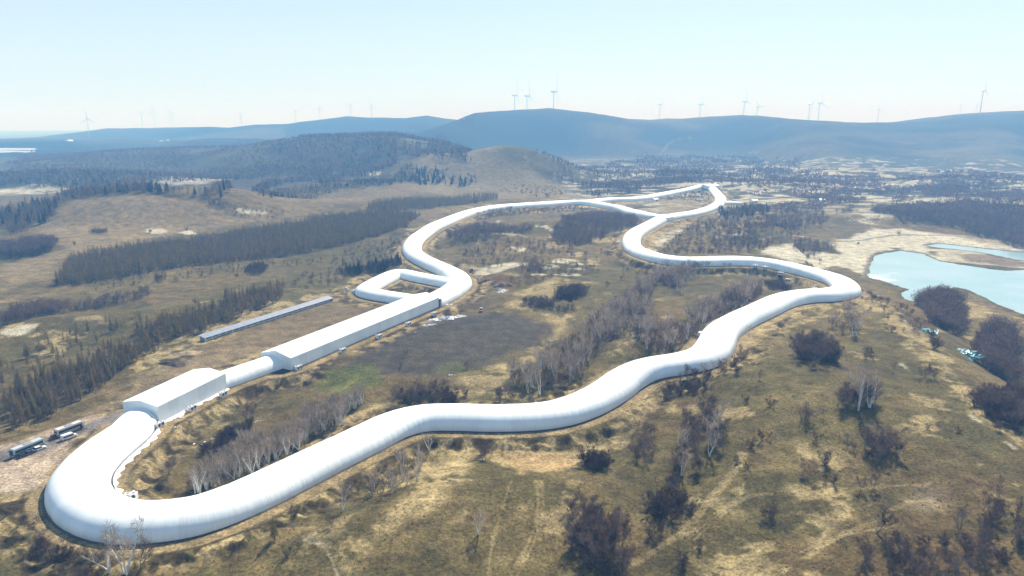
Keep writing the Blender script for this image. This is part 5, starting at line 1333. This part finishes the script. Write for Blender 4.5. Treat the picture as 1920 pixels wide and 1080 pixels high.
# ------------------------------------------------------------------ far buildings
def shed(px0, py0, px1, py1, wd, ht, label, wall, roof, name='farm_shed', cat='shed'):
    a, b_ = U([(px0, py0), (px1, py1)]); D_ = b_-a; L = float(np.hypot(*D_)); z = min(gz(*a), gz(*b_))
    t = thing(name, label, cat, (a[0], a[1], z), math.atan2(D_[1], D_[0]))
    m = MB(); m.box(0, L, 0, wd, -2, ht); m.add([(0, 0, ht), (0, wd, ht), (0, wd/2, ht+wd*.2), (L, 0, ht), (L, wd, ht), (L, wd/2, ht+wd*.2)], [(0, 2, 1), (3, 4, 5)]); w_ = m.build('wall', wall, t)
    m = MB(); e = .4
    for s_ in (0, 1):
        y0 = -e if s_ == 0 else wd+e
        m.add([(-e, y0, ht-.1), (L+e, y0, ht-.1), (L+e, wd/2, ht+wd*.2+.05), (-e, wd/2, ht+wd*.2+.05), (-e, y0, ht+.15), (L+e, y0, ht+.15), (L+e, wd/2, ht+wd*.2+.3), (-e, wd/2, ht+wd*.2+.3)], [(0,3,2,1), (4,5,6,7), (0,1,5,4), (1,2,6,5), (2,3,7,6), (3,0,4,7)])
    m.build('roof', roof, t)
    m = MB(); m.box(L*.4, L*.4+3, -.08, -.01, -1, 2.6); m.build('door', M_dark, t)
    return t
M_wr = simple('pale sheet roof', (.75, .77, .8), .5)
shed(-60, 288, 60, 286, 30, 6, 'long white roofed shed at the far left edge', M_white, M_wr)
shed(-60, 283, 62, 282, 30, 6, 'second long white shed behind the one at the far left edge', M_white, M_wr)
shed(128, 265, 138, 265, 14, 5, 'small white building on the distant slope at the left', M_white, M_wr, 'farm_house', 'house')
shed(299, 266, 304, 266, 12, 5, 'left of two tiny white buildings in the far left hills', M_white, M_wr, 'farm_house', 'house')
shed(311, 265, 316, 265, 12, 5, 'right of two tiny white buildings in the far left hills', M_white, M_wr, 'farm_house', 'house')
shed(1227, 378, 1235, 377, 9, 4, 'small pale blue hut inside the far tunnel loop', M_white, M_roofblue, 'hut', 'hut')
shed(1412, 380, 1422, 379, 8, 3.5, 'small white roofed hut right of the far tunnel spur', M_white, M_wr, 'hut', 'hut')
shed(1537, 380, 1547, 380, 10, 4, 'white hut in the scattered wood on the right', M_white, M_wr, 'hut', 'hut')
# dark culvert pipe rail along the meadow ditch, left
# ------------------------------------------------------------------ wind turbines
def tmesh():
    m = MB(); m.loft([[(r*math.cos(a), r*math.sin(a), z) for a in (2*math.pi*i/16 for i in range(16))] for r, z in ((.028, -.06), (.026, 0), (.021, .5), (.016, .985))]); tw = mesh_np('tower', m.V, [np.array(m.F4), np.array(m.F3)], [M_white], True)
    m = MB(); m.loft([[(x, y*k, 1.0+z*k) for y, z in ((-.022, -.02), (.022, -.02), (.025, .02), (0, .03), (-.025, .02))] for x, k in ((-.08, .6), (-.06, 1), (.05, 1), (.06, .8))]); na = mesh_np('nacelle', m.V, [np.array(m.F4), np.array(m.F3)], [M_white])
    m = MB(); m.loft([[(x, r*math.cos(a), r*math.sin(a)) for a in (2*math.pi*i/10 for i in range(10))] for x, r in ((-.02, .02), (.0, .022), (.02, .016), (.032, .004))]); hb = mesh_np('hub', m.V, [np.array(m.F4), np.array(m.F3)], [M_white], True)
    m = MB(); m.loft([[(-.004*k-.003, c0, z), (.003*k, (c0+c1)/2, z), (-.004*k-.003, c1, z), (-.008*k-.004, (c0+c1)/2, z)] for z, c0, c1, k in ((.015, -.011, .011, 1), (.07, -.014, .026, 1), (.16, -.012, .024, .8), (.32, -.008, .014, .5), (.46, -.004, .006, .2), (.5, -.001, .002, .1))]); bl = mesh_np('blade', m.V, [np.array(m.F4), np.array(m.F3)], [M_white])
    return tw, na, hb, bl
TW, NA, HB, BL = tmesh()
def turbine(bx, by, hubx, huby, label, phase, yaw=0, back=0, fat=.68):
    p = unproj([bx], [by+1.5])[0]
    t_ = p[0]/p[1]; Y = p[1]+back; X = t_*Y; zb = gz(X, Y)
    hx, _, zh = at_dist(hubx, huby, Y); h = float(zh)-zb
    t = thing('wind_turbine', label, 'wind turbine', (X, Y, zb), R(-90+yaw), group='white wind turbines on the skyline'); t.scale = (h, h, h)
    tw = link('tower', TW, t); tw.scale = (fat, fat, 1); link('nacelle', NA, t)
    rt = bpy.data.objects.new('rotor', HB); COL.objects.link(rt); rt.parent = t; rt.location = (.08, 0, 1.005); rt.rotation_euler = (R(phase), 0, 0); rt.scale = (fat, 1, 1)
    for k in range(3):
        b_ = link('blade', BL, rt); b_.rotation_euler = (R(120*k), 0, 0); b_.scale = (1, fat, 1)
TB = [(168,257,162,223,'nearest turbine at the far left, standing on the slope above the plain',5,30),
 (268,236,267,214,'turbine left of the pair in the left hills',60,20),(291,238,289,209,'taller turbine right of the pair in the left hills',15,0),
 (323,236,322,213,'faint turbine right of the left hill pair',30,40),(453,236,452,215,'turbine on the low ridge above the left woods',50,10),
 (555,230,554,209,'faint turbine left of the single one above the wooded ridge',40,60),(600,224,599,203,'turbine above the left end of the blue ridge',0,70),
 (658,219,657,197,'faint turbine left of the one on the rounded hilltop',80,50),(697,221,694,198,'turbine on the rounded hilltop left of the saddle',10,30),
 (870,223,869,210,'small faint turbine in the saddle left of the main summit',20,45),(965,203,965,179,'left turbine of the three on the main summit',0,80),
 (988,201,989,180,'middle turbine of the three on the main summit',10,75),(1038,200,1038,172,'right and tallest turbine of the three on the main summit',0,80),
 (1236,221,1237,196,'turbine right of the main summit',5,80),(1312,217,1313,196,'very faint turbine left of the gentle rise',30,60),
 (1394,214,1396,190,'turbine on the gentle rise',20,50),(1419,215,1419,201,'tiny turbine right of the one on the gentle rise',40,30),
 (1516,223,1519,195,'slim turbine left of the big leaning one',50,50),(1534,223,1539,193,'big turbine near the middle of the right ridge',10,40),
 (1645,228,1648,205,'faint turbine alone in the dip of the right ridge',25,40),(1799,216,1802,197,'faint turbine left of the tallest turbine',15,60),
 (1829,214,1831,199,'tiny turbine at the foot of the tallest turbine',35,20),(1837,214,1846,170,'tallest turbine, at the right end of the ridge',8,35)]
for bx, by, hx, hy, lb, ph, yw in TB:
    turbine(bx, by, hx, hy, lb, ph, yw)

# ------------------------------------------------------------------ haze
top = 430.; hz = MB().box(-15500, 15500, -60, 15800, -45, top)
M_haze = bpy.data.materials.new('haze'); M_haze.use_nodes = True; n = M_haze.node_tree.nodes; l = M_haze.node_tree.links; n.clear()
pv = n.new('ShaderNodeVolumePrincipled'); pv.inputs['Color'].default_value = (.18, .49, 1.0, 1); pv.inputs['Density'].default_value = 2.7e-4
pv.inputs['Absorption Color'].default_value = (1, 1, 1, 1)
pv.inputs['Anisotropy'].default_value = 0.0
mo = n.new('ShaderNodeOutputMaterial'); l.new(pv.outputs[0], mo.inputs['Volume'])
tag(hz.build('haze', M_haze), 'pale blue haze over the far hills', 'haze', None, 'stuff')
